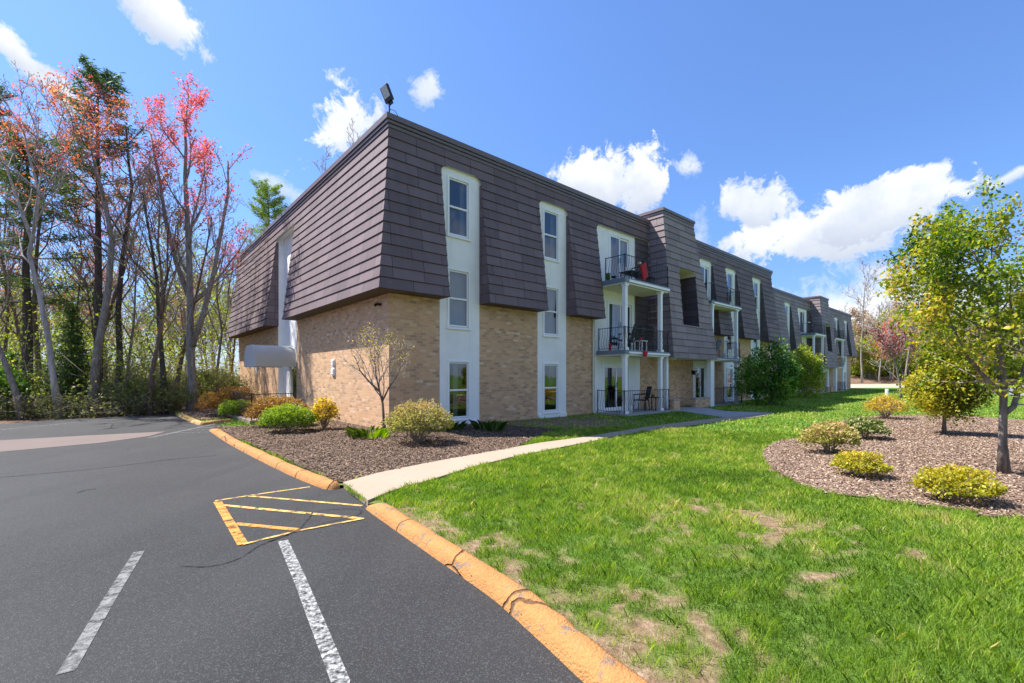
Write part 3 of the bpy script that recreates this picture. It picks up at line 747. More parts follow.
    for a, b, y0, y1, h in ((14.62, 16.0, -1.12, -.9, .46), (11.95, 12.45, -1.52, -1.3, .5)):
        p = MB(); p.box(ox + a, ox + b, oy + y0, oy + y1, 0, h); q = p.build('low_brick_wall', M['brick'], B)
        p = MB(); p.box(ox + a - .02, ox + b + .02, oy + y0 - .02, oy + y1 + .02, h, h + .045); p.build('wall_cap', M['slab'], q)
    p = MB(); p.bar((ox + 13.3, oy - .7, 2.24), (ox + 13.3, oy - .7, 2.3), .14, 14, .16); p.build('ceiling_lamp', M['cream'], B)
    p = MB(); p.box(ox + 16.42, ox + 16.54, oy - .05, oy - .0, 1.62, 1.8); p.box(ox + 16.43, ox + 16.53, oy - .16, oy - .05, 1.58, 1.76); p.box(ox + 16.41, ox + 16.55, oy - .18, oy - .03, 1.76, 1.79)
    p.build('wall_lamp', M['black'], B)
    p = MB(); p.box(ox + 11.55, ox + 12.05, oy - .16, oy - .05, 6.36, 6.44); p.build('wall_lamp', M['cream'], B)
    # downspout beside the balcony
    p = MB(); p.path([(ox + 8.5, oy - .06, z) for z in (.12, 1, 2, 3, 3.72)], .035, 8); p.path([(ox + 8.5, oy - .06, .14), (ox + 8.5, oy - .2, .06)], .035, 8)
    p.build('downspout', M['cream'], B)
    # patio slab of the ground floor
    p = MB(); p.box(ox + 8.62, ox + 12.3, oy - 1.55, oy - .0, -.1, .1); q = p.build('patio_slab', M['slab'], B)
    railing(q, [(ox + 8.72, oy - .1), (ox + 8.72, oy - 1.32), (ox + 11.9, oy - 1.32)], .1)
    p = MB(); p.box(ox + 16.4, ox + 20.3, oy - 1.1, oy, -.1, .05); q = p.build('patio_slab', M['slab'], B)
    railing(q, [(ox + 16.45, oy - 1.05), (ox + 19.9, oy - 1.05), (ox + 19.9, oy - .1)], .05)

module(0, 0, True, 'shingle')
module(30.3, 2.0, False, 'shingle_pale')
# flat roof, end wall panel, end door
m_ = MB(); m_.quad((0, 0, 8.12), (27.1, 0, 8.12), (27.1, 19.2, 8.12), (0, 19.2, 8.12)); m_.quad((27.1, 2, 8.12), (57.4, 2, 8.12), (57.4, 19.2, 8.12), (27.1, 19.2, 8.12))
m_.build('flat_roof', M['roofing'], B)
E0 = None    # the end entrance is built facing -y, then turned to face the parking lot
_before = set(sc.objects)
e = MB(); RC = .25
wall_holes(e, 0, 2.7, 0, ZT, [(.93, 1.93, .17, 2.02)], RC, .12)
e.quad((0, 0, 0), (0, RC, 0), (0, RC, ZT), (0, 0, ZT)); e.quad((2.7, RC, 0), (2.7, 0, 0), (2.7, 0, ZT), (2.7, RC, ZT)); e.quad((0, 0, ZT), (0, RC, ZT), (2.7, RC, ZT), (2.7, 0, ZT))
e.build('stucco_panel', M['stucco'], E0)
d = MB(); d.box(.93, 1.0, RC, RC + .1, .17, 2.02); d.box(1.86, 1.93, RC, RC + .1, .17, 2.02); d.box(1.0, 1.86, RC, RC + .1, 1.95, 2.02); d.box(1.0, 1.86, RC + .02, RC + .07, .17, .45)
d.box(1.0, 1.12, RC + .02, RC + .07, .45, 1.95); d.box(1.74, 1.86, RC + .02, RC + .07, .45, 1.95); d.box(1.12, 1.74, RC + .02, RC + .07, 1.82, 1.95)
d.build('door', M['cream'], E0)
d = MB(); d.quad((1.12, RC + .045, .45), (1.74, RC + .045, .45), (1.74, RC + .045, 1.82), (1.12, RC + .045, 1.82)); d.build('door_pane', M['glass'], E0)
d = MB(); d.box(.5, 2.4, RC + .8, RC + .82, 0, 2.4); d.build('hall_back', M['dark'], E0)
d = MB(); d.box(-.4, 2.9, -2.35, -.02, -.1, .15); d.box(2.9, 6.2, -2.35, -1.1, -.1, .15); d.box(-.2, 2.9, -.018, RC, -.1, .151); d.build('entrance_landing', M['walk'], E0, bevel=.01)
# awning: a barrel of canvas on a frame
a = MB(); X0, X1, ZA, RA, DP = .72, 2.62, 2.02, .95, 1.45; n = 20
arc = [(X0 + (X1 - X0) / 2 - math.copysign(abs(math.cos(math.pi * k / n)) ** .55, math.cos(math.pi * k / n)) * (X1 - X0) / 2, ZA + math.sin(math.pi * k / n) ** .85 * .72) for k in range(n + 1)]
for (xa, za), (xb, zb) in zip(arc, arc[1:]): a.quad((xa, -DP, za), (xb, -DP, zb), (xb, .0, zb), (xa, .0, za))
a.add([(x, -DP, z) for x, z in arc], [tuple(range(len(arc)))])
for xx in (X0, X1): a.quad((xx, -DP, ZA), (xx, 0, ZA), (xx, 0, ZA - .14), (xx, -DP, ZA - .14))
a.quad((X0, -DP, ZA), (X1, -DP, ZA), (X1, -DP, ZA - .14), (X0, -DP, ZA - .14))
aw = a.build('awning', M['awning'], E0)
sd_ = aw.modifiers.new('thickness', 'SOLIDIFY'); sd_.thickness = .012
a = MB()
for y in (-DP + .05, -.7, -.05): a.path([((x - 1.67) * .955 + 1.67, y, ZA + (z - ZA) * .96 - .02) for x, z in arc], .012, 5)
for x in (X0 + .05, X1 - .05): a.bar((x, -DP + .05, ZA - .02), (x, 0, ZA - .02), .014, 5)
a.build('awning_frame', M['iron'], aw)
for o in [o for o in sc.objects if o not in _before and o.parent is None]:
    o.parent = B; o.location = (0, 10.75, 0); o.rotation_euler = (0, 0, R(-90))
hr = railing(None, [(-2.28, 7.4), (-2.28, 4.65), (-1.08, 4.6)], .15, .80, 0.0, .14); hr.location = B.location; hr.rotation_euler = B.rotation_euler; hr.name = 'handrail'
tag(hr, 'black iron handrail on the landing of the end entrance under the awning', 'handrail')
# vent covers and small lamps on the end wall
for y, z, s in ((4.0, 1.95, .24), (4.0, 1.66, .26)):
    v = MB(); v.box(-.035, 0, y - s / 2, y + s / 2, z - s / 2, z + s / 2); v.box(-.06, -.035, y - s / 2 + .03, y + s / 2 - .03, z - s / 2 + .03, z + s / 2 - .03)
    for k in range(4): v.box(-.07, -.06, y - s / 2 + .04, y + s / 2 - .04, z - s / 2 + .05 + k * .045, z - s / 2 + .07 + k * .045)
    v.build('vent_cover', M['white'], B)
v = MB(); v.box(-.12, 0, .44, .56, 3.44, 3.5); v.bar((-.12, .5, 3.47), (-.17, .5, 3.42), .04, 8); v.build('security_lamp', M['iron'], B)
v = MB(); v.box(-.05, 0, 14.6, 14.85, 1.6, 2.0); v.build('meter_box', M['white'], B)
# floodlight on the corner of the roof
fl = MB(); fl.bar((.02, .02, 8.42), (.02, .02, 8.74), .022, 8); fl.box(-.05, .09, -.05, .09, 8.42, 8.46)
fl.path([(.03, .03, 8.62), (.16, -.02, 8.6), (.3, -.03, 8.42)], .008, 5)
flo = fl.build('floodlight_post', M['iron'], B)
hd = MB(); hd.box(-.13, .13, -.03, .05, 0, .42); hd.box(-.07, .07, .0, .05, -.07, 0)
for k in range(7): hd.box(-.11, .11, .05, .075, .04 + k * .05, .055 + k * .05)
h_ = hd.build('lamp_head', M['black'], flo, bevel=.01); h_.location = (.02, .0, 8.80); h_.rotation_euler = (R(14), R(-16), R(-72))
gl_ = MB(); gl_.box(-.10, .10, -.04, -.029, .10, .40); g2 = gl_.build('lamp_lens', M['awning'], flo); g2.location = h_.location; g2.rotation_euler = h_.rotation_euler

# ------------------------------------------------------------------ ground, parking lot, walks, beds
def G(*px): return [gp(u, v) for u, v in px]
sheet('far_lawn', [(9, -300), (400, -300), (400, 40), (92, 40), (92, -5), (9, -5)], -.03, M['ground'])
terrain = sheet('forest_ground', [(-400, -120), (400, -120), (400, 600), (-400, 600)], -.08, M['litter'])
asph = sheet('parking_lot', [gp(0, 424), gp(60, 419.5), gp(120, 416.6), gp(172, 414), (-11.5, 19.2), (-6, 17.5), (-2, 6.5), (4.5, 2.5), (9, -6), (9, -40), (-40, -40), (-34, -8), (-22.5, 4.5)], 0.0, M['asphalt'])
edge2 = G((366, 509), (400, 533), (430, 554), (463, 577), (497, 601.5), (540, 640), (586, 683)) + [(.97, 1.19), (2.3, -1.1), (4.6, -5)]
edge1 = G((209, 430.5), (226, 442), (243.8, 452), (268, 464.5), (292, 476), (311, 484), (327, 489.5), (340, 489))
edge0 = G((175, 414.5), (186, 420), (199, 425), (214, 423.6), (236, 421))
lawn_edge = [(7, -6)] + edge2[::-1] + edge1[::-1] + edge0[::-1] + [(-13.9, 18.6), (-11, 24), (-9.5, 34), (0, 40)]
grounds = [(9, -60)] + lawn_edge + [(30, 75), (60, 75), (90, 60), (90, -60)]
def curb(name, pts, mat, parent=None):
    P = smooth_poly(pts, 4); prof = [(-.02, -.03), (0, .02), (.018, .06), (.045, .085), (.10, .096), (.15, .092), (.18, .075), (.195, .02)]
    rnd = random.Random(4); mb = MB(); rows = []
    for i, p in enumerate(P):
        a = Vector(P[max(i - 1, 0)]); b = Vector(P[min(i + 1, len(P) - 1)]); d = (b - a).normalized(); n = Vector((d.y, -d.x))
        w = 1 + rnd.uniform(-.05, .05); hz = 1 + rnd.uniform(-.08, .08)
        if i in (0, len(P) - 1): hz *= .45
        rows.append([(p[0] + n.x * q * w, p[1] + n.y * q * w, z * hz if z > 0 else z) for q, z in prof])
    k = len(prof); mb.add([v for r in rows for v in r], [(i * k + j, (i + 1) * k + j, (i + 1) * k + j + 1, i * k + j + 1) for i in range(len(P) - 1) for j in range(k - 1)])
    mb.add(rows[0], [tuple(range(k))]); mb.add(rows[-1], [tuple(range(k))[::-1]])
    o = mb.build(name, mat, parent, smooth=True); o['kind'] = 'structure'; return o
# the curb rises on the lawn side of each edge line, which runs away from or towards the viewer
curb('curb', edge2[::-1], M['curb']); curb('curb', edge1[::-1], M['curb']); curb('curb', edge0[::-1], M['curb_pale'])

bed_dark = G((213, 429), (228, 438), (250, 446.5), (272, 457), (300, 470.5), (322, 480), (336, 485), (346, 486), (378, 478), (430, 467), (480, 457.5), (512, 452)) + \
    [bl(3.6, -2.6)[:2], bl(3.3, -1.3)[:2], bl(3.7, .2)[:2], bl(.3, .2)[:2], bl(.2, 3.8)[:2], bl(-2.3, 3.8)[:2]]
bed_dark = [tuple(p) for p in bed_dark]
isle = G((179, 413.5), (200, 421.5), (214, 421), (236, 418)) + [bl(-2.3, 7.2)[:2], bl(-.1, 11)[:2], bl(-.1, 17)[:2], bl(-2.5, 15)[:2]]
walk_top = G((343, 487.5), (378, 477.5), (430, 466.5), (480, 457), (540, 446), (584, 440), (645, 429.5), (690, 423.5), (720, 419.8), (763, 415.6))
walk_low = G((775, 415.0), (763, 418), (720, 423.6), (672, 430), (628, 437), (562, 450.5), (514, 460.5), (470, 472), (430, 485), (405, 492), (389, 497.5), (368, 506.5))
walk_poly = walk_top + walk_low
entry = G((672, 411.5), (677, 408), (707, 409.3), (724, 412.6), (775, 414.6), (725, 419.3), (700, 415.5))
bed_right = G((763, 460), (765, 452), (776, 445), (790, 442), (804, 439), (832, 427), (850, 422), (865, 419), (895, 417.4), (920, 416.5), (960, 417), (1024, 421.6), (1120, 424)) + \
    [(14.5, 6.5), (9.6, 3.7)] + G((1024, 525), (980, 518), (934, 512), (895, 508), (862, 502), (831, 499), (804, 491), (781.6, 478), (770, 470))
bed_right = smooth_poly(bed_right, 3, True)
sheet('planting_bed', smooth_poly(bed_dark[:11], 3) + bed_dark[11:], .062, M['mulch_dark'])
sheet('planting_bed', isle, .062, M['mulch'])
sheet('planting_bed', bed_right, .066, M['mulch'])
sheet('walkway', walk_poly, .075, M['walk'], .1)
sheet('walkway', entry, .070, M['slab'], .1)
# control joints of the walk
j = MB()
for t in range(1, 9):
    a = Vector(walk_top[t]); d = (Vector(walk_top[min(t + 1, 9)]) - Vector(walk_top[t - 1])).normalized(); n = Vector((-d.y, d.x))
    w = 1.25 if t > 3 else 1.55
    b = a - n * w if (a - n * w).length < a.length else a + n * w
    j.quad((*(a - d * .006), .0765), (*(a + d * .006), .0765), (*(b + d * .006), .0765), (*(b - d * .006), .0765))
# far roads, seen between the trees
sheet('concrete_drive', G((846, 384.6), (935, 384.2), (935, 387.6), (905, 388.4), (850, 388.6)), .08, M['sand'])
sheet('road', G((968, 390), (1024, 383.6), (1300, 382), (1300, 402), (1024, 397), (985, 393.5)), .085, M['road'])
sheet('grass_island', G((984, 387.5), (1012, 386.2), (1010, 388.5), (990, 389.6)), .1, M['ground'])
# leafy bank on the far side
bk = MB(); rs = random.Random(2)
bx = [50 + 5 * i for i in range(30)]
rowsb = []
for i in range(31):
    u = 790 + 14 * i; base = gp(u, 384.4); top = at(u, base[1] + 14)
    rowsb.append([(base[0], base[1], 0.0), (at(u, base[1] + 5)[0], base[1] + 5, .9 + rs.random() * .4), (top[0], top[1], 1.3 + rs.random() * .5), (at(u, base[1] + 40)[0], base[1] + 40, 1.2)])
for a, b in zip(rowsb, rowsb[1:]):
    for q in range(3): bk.quad(a[q], b[q], b[q + 1], a[q + 1])
bk.build('leafy_bank', M['litter'], smooth=True)['kind'] = 'structure'

# paint on the asphalt
def stripe(name, pts, w0, mat, z=.004, w1=None):
    w1 = w0 if w1 is None else w1; mb = MB(); P = [Vector(p) for p in pts]; L = []; n = len(P)
    for i, p in enumerate(P):
        d = (P[min(i + 1, n - 1)] - P[max(i - 1, 0)]).normalized(); q = Vector((-d.y, d.x)); w = (w0 + (w1 - w0) * i / (n - 1)) / 2
        L.append(((p - q * w).to_tuple(), (p + q * w).to_tuple()))
    for a, b in zip(L, L[1:]): mb.quad((*a[0], z), (*b[0], z), (*b[1], z), (*a[1], z))
    o = mb.build(name, mat); o['kind'] = 'structure'; return o
stripe('hatch_marking', G((215, 501), (262, 493.8), (310, 487)), .042, M['yellow_line'])
stripe('hatch_marking', G((249, 496.3), (305, 501), (362, 506)), .052, M['yellow_line'], .0052)
stripe('hatch_marking', G((222, 505.5), (290, 512), (362, 519)), .062, M['yellow_line'], .0064)
stripe('hatch_marking', G((235, 524), (266, 527), (298, 530)), .075, M['orange_line'], .0052)
stripe('hatch_marking', G((217.5, 502), (228, 520), (243, 545)), .085, M['orange_line'], .0076)
stripe('hatch_marking', G((243, 545), (300, 531), (364, 519)), .04, M['yellow_line'], .0088)
stripe('parking_line', G((283, 541), (300, 580), (318, 625), (341, 683)) + [(-.72, 1.7), (-.60, 1.3)], .085, M['white_line'])
stripe('parking_line', G((139, 552), (108, 602), (66, 673)), .075, M['faint_line'])
stripe('parking_line', G((149, 438), (182, 431), (216, 423.8)), .10, M['faint_line'])
stripe('parking_line', G((0, 430), (60, 424), (124, 418.8)), .10, M['faint_line'])
for a, b in (((170, 433), (262, 431)), ((182, 430.5), (280, 428.3)), ((194, 428), (285, 425.6))): stripe('hatch_marking', G(a, b), .08, M['faint_line'], .0052)
sheet('asphalt_patch', G((-60, 443), (0, 440.5), (80, 436), (166, 431.5), (150, 436), (100, 443), (0, 452), (-60, 456)), .004, M['patch'])
crk = [(0, 477.5), (40, 474), (80, 470.5), (120, 466), (165, 460), (200, 457), (216, 455.6)]
stripe('pavement_crack', G(*crk), .05, M['tar'], .0046)
stripe('pavement_crack', smooth_poly(G((180, 566), (210, 566.5), (240, 558), (262, 544), (295, 532), (307, 520), (316, 512), (342, 509), (358, 510), (361, 512.5), (352, 517), (322, 524), (290, 534), (262, 545)), 4), .024, M['tar'], .0100, .014)
stripe('pavement_crack', G((78, 493), (84, 490.5), (96, 489)), .05, M['tar'], .0046)
stripe('pavement_crack', G((96, 431), (110, 428.5), (113, 424)), .05, M['tar'], .0058)

# ------------------------------------------------------------------ lawn surface and blades
def dist_poly(px, py, line):
    best = np.full(px.shape, 1e9)
    for a, b in zip(line, line[1:]):
        a = np.array(a); b = np.array(b); d = b - a; L = (d ** 2).sum()
        t = np.clip(((px - a[0]) * d[0] + (py - a[1]) * d[1]) / L, 0, 1)
        best = np.minimum(best, np.hypot(px - a[0] - t * d[0], py - a[1] - t * d[1]))
    return best
cB, sB = math.cos(BR), math.sin(BR)
def to_local(x, y): dx, dy = x - B.location.x, y - B.location.y; return dx * cB + dy * sB, -dx * sB + dy * cB
def dirt(x, y):
    n = fbm(x * 2.7 + 40, y * 2.7 + 7, 5); n2 = fbm(x * 9 + 3, y * 9 + 90, 3); mid = fbm(x * .45 + 11, y * .45, 3)
    d2 = dist_poly(x, y, edge2)
    t = .31 + .34 * np.exp(-np.maximum(d2 - .2, 0) / .45) + .13 * np.clip((mid - .5) * 4, -1, 1)
    # bald streak from the near corner up towards the bed, thick turf by the building
    t += .04 * np.exp(-((x - 1.9) ** 2 / 1.2 + (y - 3.0) ** 2 / 1.3)) + .04 * np.exp(-dist_poly(x, y, [(2.2, 3.2), (3.3, 4.9), (3.9, 7.2)]) / .7) + .22 * np.exp(-dist_poly(x, y, [(.9, 2.3), (.45, 3.0)]) / .35)
    t += .3 * np.exp(-dist_poly(x, y, bed_right[:12] + bed_right[-6:]) / .12)
    t -= .20 * np.clip((y - 8) / 4, 0, 1)
    lx, ly = to_local(x, y)
    strip = np.clip(1 - np.abs(lx - 4.8) / 4.4, 0, 1) * (ly > -3.2) * (ly < .3)
    t += .80 * strip
    v = np.clip((t + (n - .5) * .80 + (n2 - .5) * .95 - .40) / .34, 0, 1)
    return v
gx_ = np.concatenate([np.arange(-14.2, -4, .35), np.arange(-4, 12, .09), np.arange(12, 30, .4), np.arange(30, 92, 3)])
gy_ = np.concatenate([np.arange(-60, -6, 3), np.arange(-6, 1, .4), np.arange(1, 12, .09), np.arange(12, 30, .3), np.arange(30, 76, 2.5)])
X, Y = np.meshgrid(gx_, gy_, indexing='ij'); nx, ny = X.shape
inp = inside(X, Y, grounds)
Z = .045 + .02 * (fbm(X * .8, Y * .8, 3) - .5); Z = np.where(Y > 30, .03, Z)
idx = np.arange(nx * ny).reshape(nx, ny)
q = np.stack([idx[:-1, :-1], idx[1:, :-1], idx[1:, 1:], idx[:-1, 1:]], -1)
keep = inp[:-1, :-1] & inp[1:, :-1] & inp[1:, 1:] & inp[:-1, 1:]
q = q[keep]; used = np.unique(q); rem = np.full(nx * ny, -1); rem[used] = np.arange(len(used)); q = rem[q]
me = bpy.data.meshes.new('lawn_ground'); V = np.stack([X.ravel(), Y.ravel(), Z.ravel()], 1)[used]
me.from_pydata(V.tolist(), [], q.tolist()); me.materials.append(M['ground'])
me.attributes.new('dirt', 'FLOAT', 'POINT').data.foreach_set('value', dirt(V[:, 0], V[:, 1]).astype(np.float32))
lawn_o = link(bpy.data.objects.new('lawn_ground', me)); lawn_o['kind'] = 'structure'

rs = np.random.RandomState(11)
foot = [bl(a, b)[:2] for a, b in ((-.1, .05), (8.6, .0), (8.6, -1.6), (12.4, -1.6), (16.4, -1.3), (20.4, -1.2), (20.4, 0), (27.2, 0), (27.2, 2), (38.9, 2), (38.9, .4), (50.6, .6), (50.7, 2), (57.5, 2), (57.5, 20), (-.1, 20))]
landing = [bl(a, b)[:2] for a, b in ((-2.35, 4.5), (0, 4.5), (0, 11.2), (-2.35, 11.2))]
def grass_ok(x, y):
    ok = inside(x, y, grounds)
    for p in (bed_dark, isle, walk_poly, entry, bed_right, foot, landing): ok &= ~inside(x, y, p)
    ok &= dist_poly(x, y, edge2[::-1]) > .19
    ok &= dist_poly(x, y, edge1) > .2
    return ok
def blades(N, rmin, rmax, wid, hgt, power):
    # radial density falls away from the viewpoint's neighbourhood (2, 2)
    u = rs.rand(N); r = (rmin ** power + u * (rmax ** power - rmin ** power)) ** (1 / power)
    a = R(-52) + rs.rand(N) * R(150); x = r * np.sin(a); y = r * np.cos(a) + .3
    ok = (y > .9) & grass_ok(x, y); x, y, r = x[ok], y[ok], r[ok]
    dv = dirt(x, y); keep = rs.rand(len(x)) > np.clip(dv * 1.05 - .02, 0, .965); x, y, r, dv = x[keep], y[keep], r[keep], dv[keep]
    n = len(x); cl = fbm(x * 6, y * 6, 3); big = fbm(x * .9 + 5, y * .9, 3)
    h = hgt * (.45 + 1.5 * np.clip(cl - .25, 0, 1)) * (.6 + .8 * rs.rand(n)) * (.75 + .6 * big) * (1 - .35 * dv)
    w = wid * (.7 + .6 * rs.rand(n)) * np.clip(r / 4, .6, 4)
    th = rs.rand(n) * 2 * np.pi; lean = (.15 + .75 * rs.rand(n)) * h; la = rs.rand(n) * 2 * np.pi
    z0 = np.full(n, .04); dx, dy = np.cos(th) * w / 2, np.sin(th) * w / 2
    mx, my = x + np.cos(la) * lean * .35, y + np.sin(la) * lean * .35
    tx, ty = x + np.cos(la) * lean, y + np.sin(la) * lean
    v = np.stack([np.stack([x - dx, y - dy, z0], 1), np.stack([x + dx, y + dy, z0], 1), np.stack([mx + dx * .7, my + dy * .7, z0 + h * .6], 1),
                  np.stack([tx, ty, z0 + h], 1), np.stack([mx - dx * .7, my - dy * .7, z0 + h * .6], 1)], 1)
    t = np.clip(.46 + .9 * (cl - .5) + .8 * (big - .5) + .25 * (rs.rand(n) - .5) + .5 * dv * rs.rand(n) + (rs.rand(n) > .93) * .42, 0, 1)
    return v, t
va, ta = blades(760000, 1.2, 13, .0048, .066, 1.0)
vb, tb = blades(300000, 11, 60, .010, .06, .9)
o = np_mesh('lawn_grass', np.concatenate([va, vb]), 5, M['grass'], np.concatenate([ta, tb])); o['kind'] = 'stuff'
# wood chips lying on the beds
def chips(name, poly, N, size, lo, hi, z):
    P = np.array(poly); mn = P.min(0); mx = P.max(0); mx = np.minimum(mx, [16, 30])
    x = mn[0] + rs.rand(N) * (mx[0] - mn[0]); y = mn[1] + rs.rand(N) * (mx[1] - mn[1]); k = inside(x, y, poly) & ~inside(x, y, foot)
    x, y = x[k], y[k]; n = len(x); L = size * (.5 + rs.rand(n) * 1.4); W = L * (.25 + .35 * rs.rand(n)); a = rs.rand(n) * 6.283
    ax = np.stack([np.cos(a), np.sin(a), (rs.rand(n) - .5) * .9], 1); bx = np.stack([-np.sin(a), np.cos(a), (rs.rand(n) - .5) * .9], 1)
    c = np.stack([x, y, z + rs.rand(n) * .02], 1); L = L[:, None] / 2; W = W[:, None] / 2
    v = np.stack([c - ax * L - bx * W, c + ax * L - bx * W, c + ax * L + bx * W, c - ax * L + bx * W], 1)
    t = np.clip(lo + (hi - lo) * rs.rand(n) ** 1.4, 0, 1)
    o = np_mesh(name, v, 4, M['chip'], t); o['kind'] = 'stuff'
chips('mulch_chips', bed_right, 230000, .023, .15, .95, .066)
chips('mulch_chips', bed_dark, 170000, .022, .0, .62, .062)
chips('mulch_chips', isle, 9000, .05, .2, .9, .066)

# ------------------------------------------------------------------ trees and shrubs
def rot_about(v, ax, a):
    return v * math.cos(a) + ax.cross(v) * math.sin(a) + ax * ax.dot(v) * (1 - math.cos(a))
class Grow:
    """tapered limbs that fork into finer limbs and twigs; remembers where leaves may sit"""
    def __init__(s, seed, maxlev=4, wander=.16, up=.06, ang=(28, 55), ratio=.62, kids=(6, 5, 4, 4, 3), seglen=None, start=.3, twig=.006, leaflev=3, sides=(9, 6, 4, 3, 3, 3), rratio=.5, droop=0.0):
        s.r = random.Random(seed); s.wood = MB(); s.fine = MB(); s.tips = []
        s.maxlev, s.wander, s.up, s.ang, s.ratio, s.kids, s.start, s.twig, s.leaflev, s.sides, s.rr, s.droop = maxlev, wander, up, ang, ratio, kids, start, twig, leaflev, sides, rratio, droop
    def limb(s, p, d, L, rad, lev, path=None, base_start=None, kids=None):
        r = s.r
        if path is None:
            n = {0: 9, 1: 6, 2: 5, 3: 4}.get(lev, 3); pts = [Vector(p)]; d = Vector(d).normalized()
            for i in range(n):
                d = (d + Vector((r.gauss(0, 1), r.gauss(0, 1), r.gauss(0, .7))) * s.wander * (1 if lev else .35) + Vector((0, 0, s.up - s.droop * (lev >= 2)))).normalized()
                pts.append(pts[-1] + d * (L / n))
        else:
            pts = [Vector(q) for q in path]; n = len(pts) - 1; L = sum((b - a).length for a, b in zip(pts, pts[1:]))
        end = max(s.twig * .6, rad * (.28 if lev else .22)); rads = [rad + (end - rad) * (i / n) ** .85 for i in range(n + 1)]
        if lev == 0: rads[0] *= 1.35
        (s.wood if lev < 2 else s.fine).path(pts, rads, s.sides[min(lev, len(s.sides) - 1)])
        if lev >= s.leaflev:
            for i in range(1, n + 1): s.tips.append((pts[i], (pts[i] - pts[i - 1]).normalized()))
        if lev < s.maxlev:
            k = kids if kids is not None else s.kids[min(lev, len(s.kids) - 1)]; st = (s.start if base_start is None else base_start) if lev == 0 else .18
            az = r.random() * 6.28
            for i in range(k):
                t = st + (1 - st) * (i + r.random() * .8) / k; t = min(t, .99); f = t * n; j = int(f); j = min(j, n - 1)
                q = pts[j].lerp(pts[j + 1], f - j); ax = (pts[j + 1] - pts[j]).normalized(); az += 2.4 + r.uniform(-.6, .6)
                o = ax.orthogonal().normalized(); o = rot_about(o, ax, az); a = R(r.uniform(*s.ang)) * (1 - .25 * t)
                dd = (ax * math.cos(a) + o * math.sin(a)).normalized()
                ll = L * s.ratio * (1.1 - .55 * t) * r.uniform(.75, 1.2) if lev else L * s.ratio * (1.12 - .62 * (t - st) / (1 - st)) * r.uniform(.8, 1.15)
                rr = max(s.twig * .7, rads[j] * s.rr * r.uniform(.8, 1.1))
                s.limb(q, dd, ll, rr, lev + 1)
def leaves_at(tips, per, spread, size, seed, aspect=1.7, flat=0.0, tint=None):
    rn = np.random.RandomState(seed); T = np.array([t[0] for t in tips]); n = len(T) * per
    if per < 1: T = T[rn.rand(len(T)) < per]; n = len(T); per = 1
    n = int(n)
    C = np.repeat(T, int(per), axis=0) + rn.randn(n, 3) * spread
    a = rn.randn(n, 3); a[:, 2] *= 1 - flat; a /= np.linalg.norm(a, axis=1)[:, None]; b = np.cross(a, rn.randn(n, 3)); b /= np.linalg.norm(b, axis=1)[:, None]
    L = size * (.6 + .8 * rn.rand(n))[:, None] / 2; W = L / aspect
    v = np.stack([C - a * L, C - b * W, C + a * L, C + b * W], 1)
    return v, (np.clip(rn.rand(n) * .75 + .25 * rn.rand(n), 0, 1) if tint is None else tint(C, rn))
def tree_obj(name, loc, g, leaf, bark_m, twig_m, leaf_m, label, cat='tree', group=None, rz=0, scale=1):
    root = empty(name, (loc[0], loc[1], loc[2] if len(loc) > 2 else 0), rz); root.scale = (scale,) * 3
    tag(root, label, cat, group)
    g.wood.build('trunk', M[bark_m], root, smooth=True)
    if leaf is None: join_arrays(g.fine, None, None, 'crown', [M[twig_m]], root)
    else: join_arrays(g.fine, leaf[0], leaf[1], 'crown', [M[twig_m], M[leaf_m]], root)
    return root
def clump_tint(sc_=1.2, amp=.8, base=.5):
    def f(C, rn):
        n = fbm(C[:, 0] * sc_ + 9 + C[:, 2] * .7, C[:, 1] * sc_ + C[:, 2] * sc_, 3)
        return np.clip(base + (n - .5) * amp * 2 + (rn.rand(len(C)) - .5) * .55, 0, 1)
    return f
def top_tint(h, base=.25, amp=.5):
    def f(C, rn): return np.clip(base + amp * (C[:, 2] / h) + (rn.rand(len(C)) - .5) * .6, 0, 1)
    return f

# --- the young tree in the bed, right
def young_tree():
    g = Grow(21, maxlev=3, wander=.19, up=.02, ang=(40, 74), kids=(14, 8, 5), ratio=.46, start=.31, twig=.0045, leaflev=2, rratio=.42)
    g.limb((0, 0, 0), (0, 0, 1), 4.5, .060, 0, path=[(0, 0, 0), (-.02, 0, .45), (0, .01, .95), (.0, 0, 1.4), (-.04, .03, 1.85), (-.12, 0, 2.3), (-.16, -.05, 2.7), (-.3, 0, 3.05), (-.5, .05, 3.45)])
    g.limb((.0, 0, .92), (.9, .1, .7), 2.6, .045, 1, path=[(0, 0, .9), (.2, .05, 1.0), (.36, .1, 1.35), (.5, .1, 1.9), (.75, .1, 2.6), (.95, 0, 3.3)])
    g.limb((.0, 0, 1.2), (.9, .1, .7), 2.6, .04, 1, path=[(0, 0, 1.15), (-.2, .05, 1.4), (-.45, .1, 1.75), (-.7, .1, 2.25), (-.85, .1, 2.8)])
    lf = leaves_at([t for t in g.tips if t[0].z > 1.05], 5, .075, .058, 5, 1.6, tint=clump_tint(1.6, .7, .58))
    r_ = tree_obj('young_tree', gp(1004, 473, .066) + (.06,), g, lf, 'bark_young', 'twig', 'young', 'young tree with yellow green new leaves, nearest tree in the mulch bed')
    return r_
young_tree()
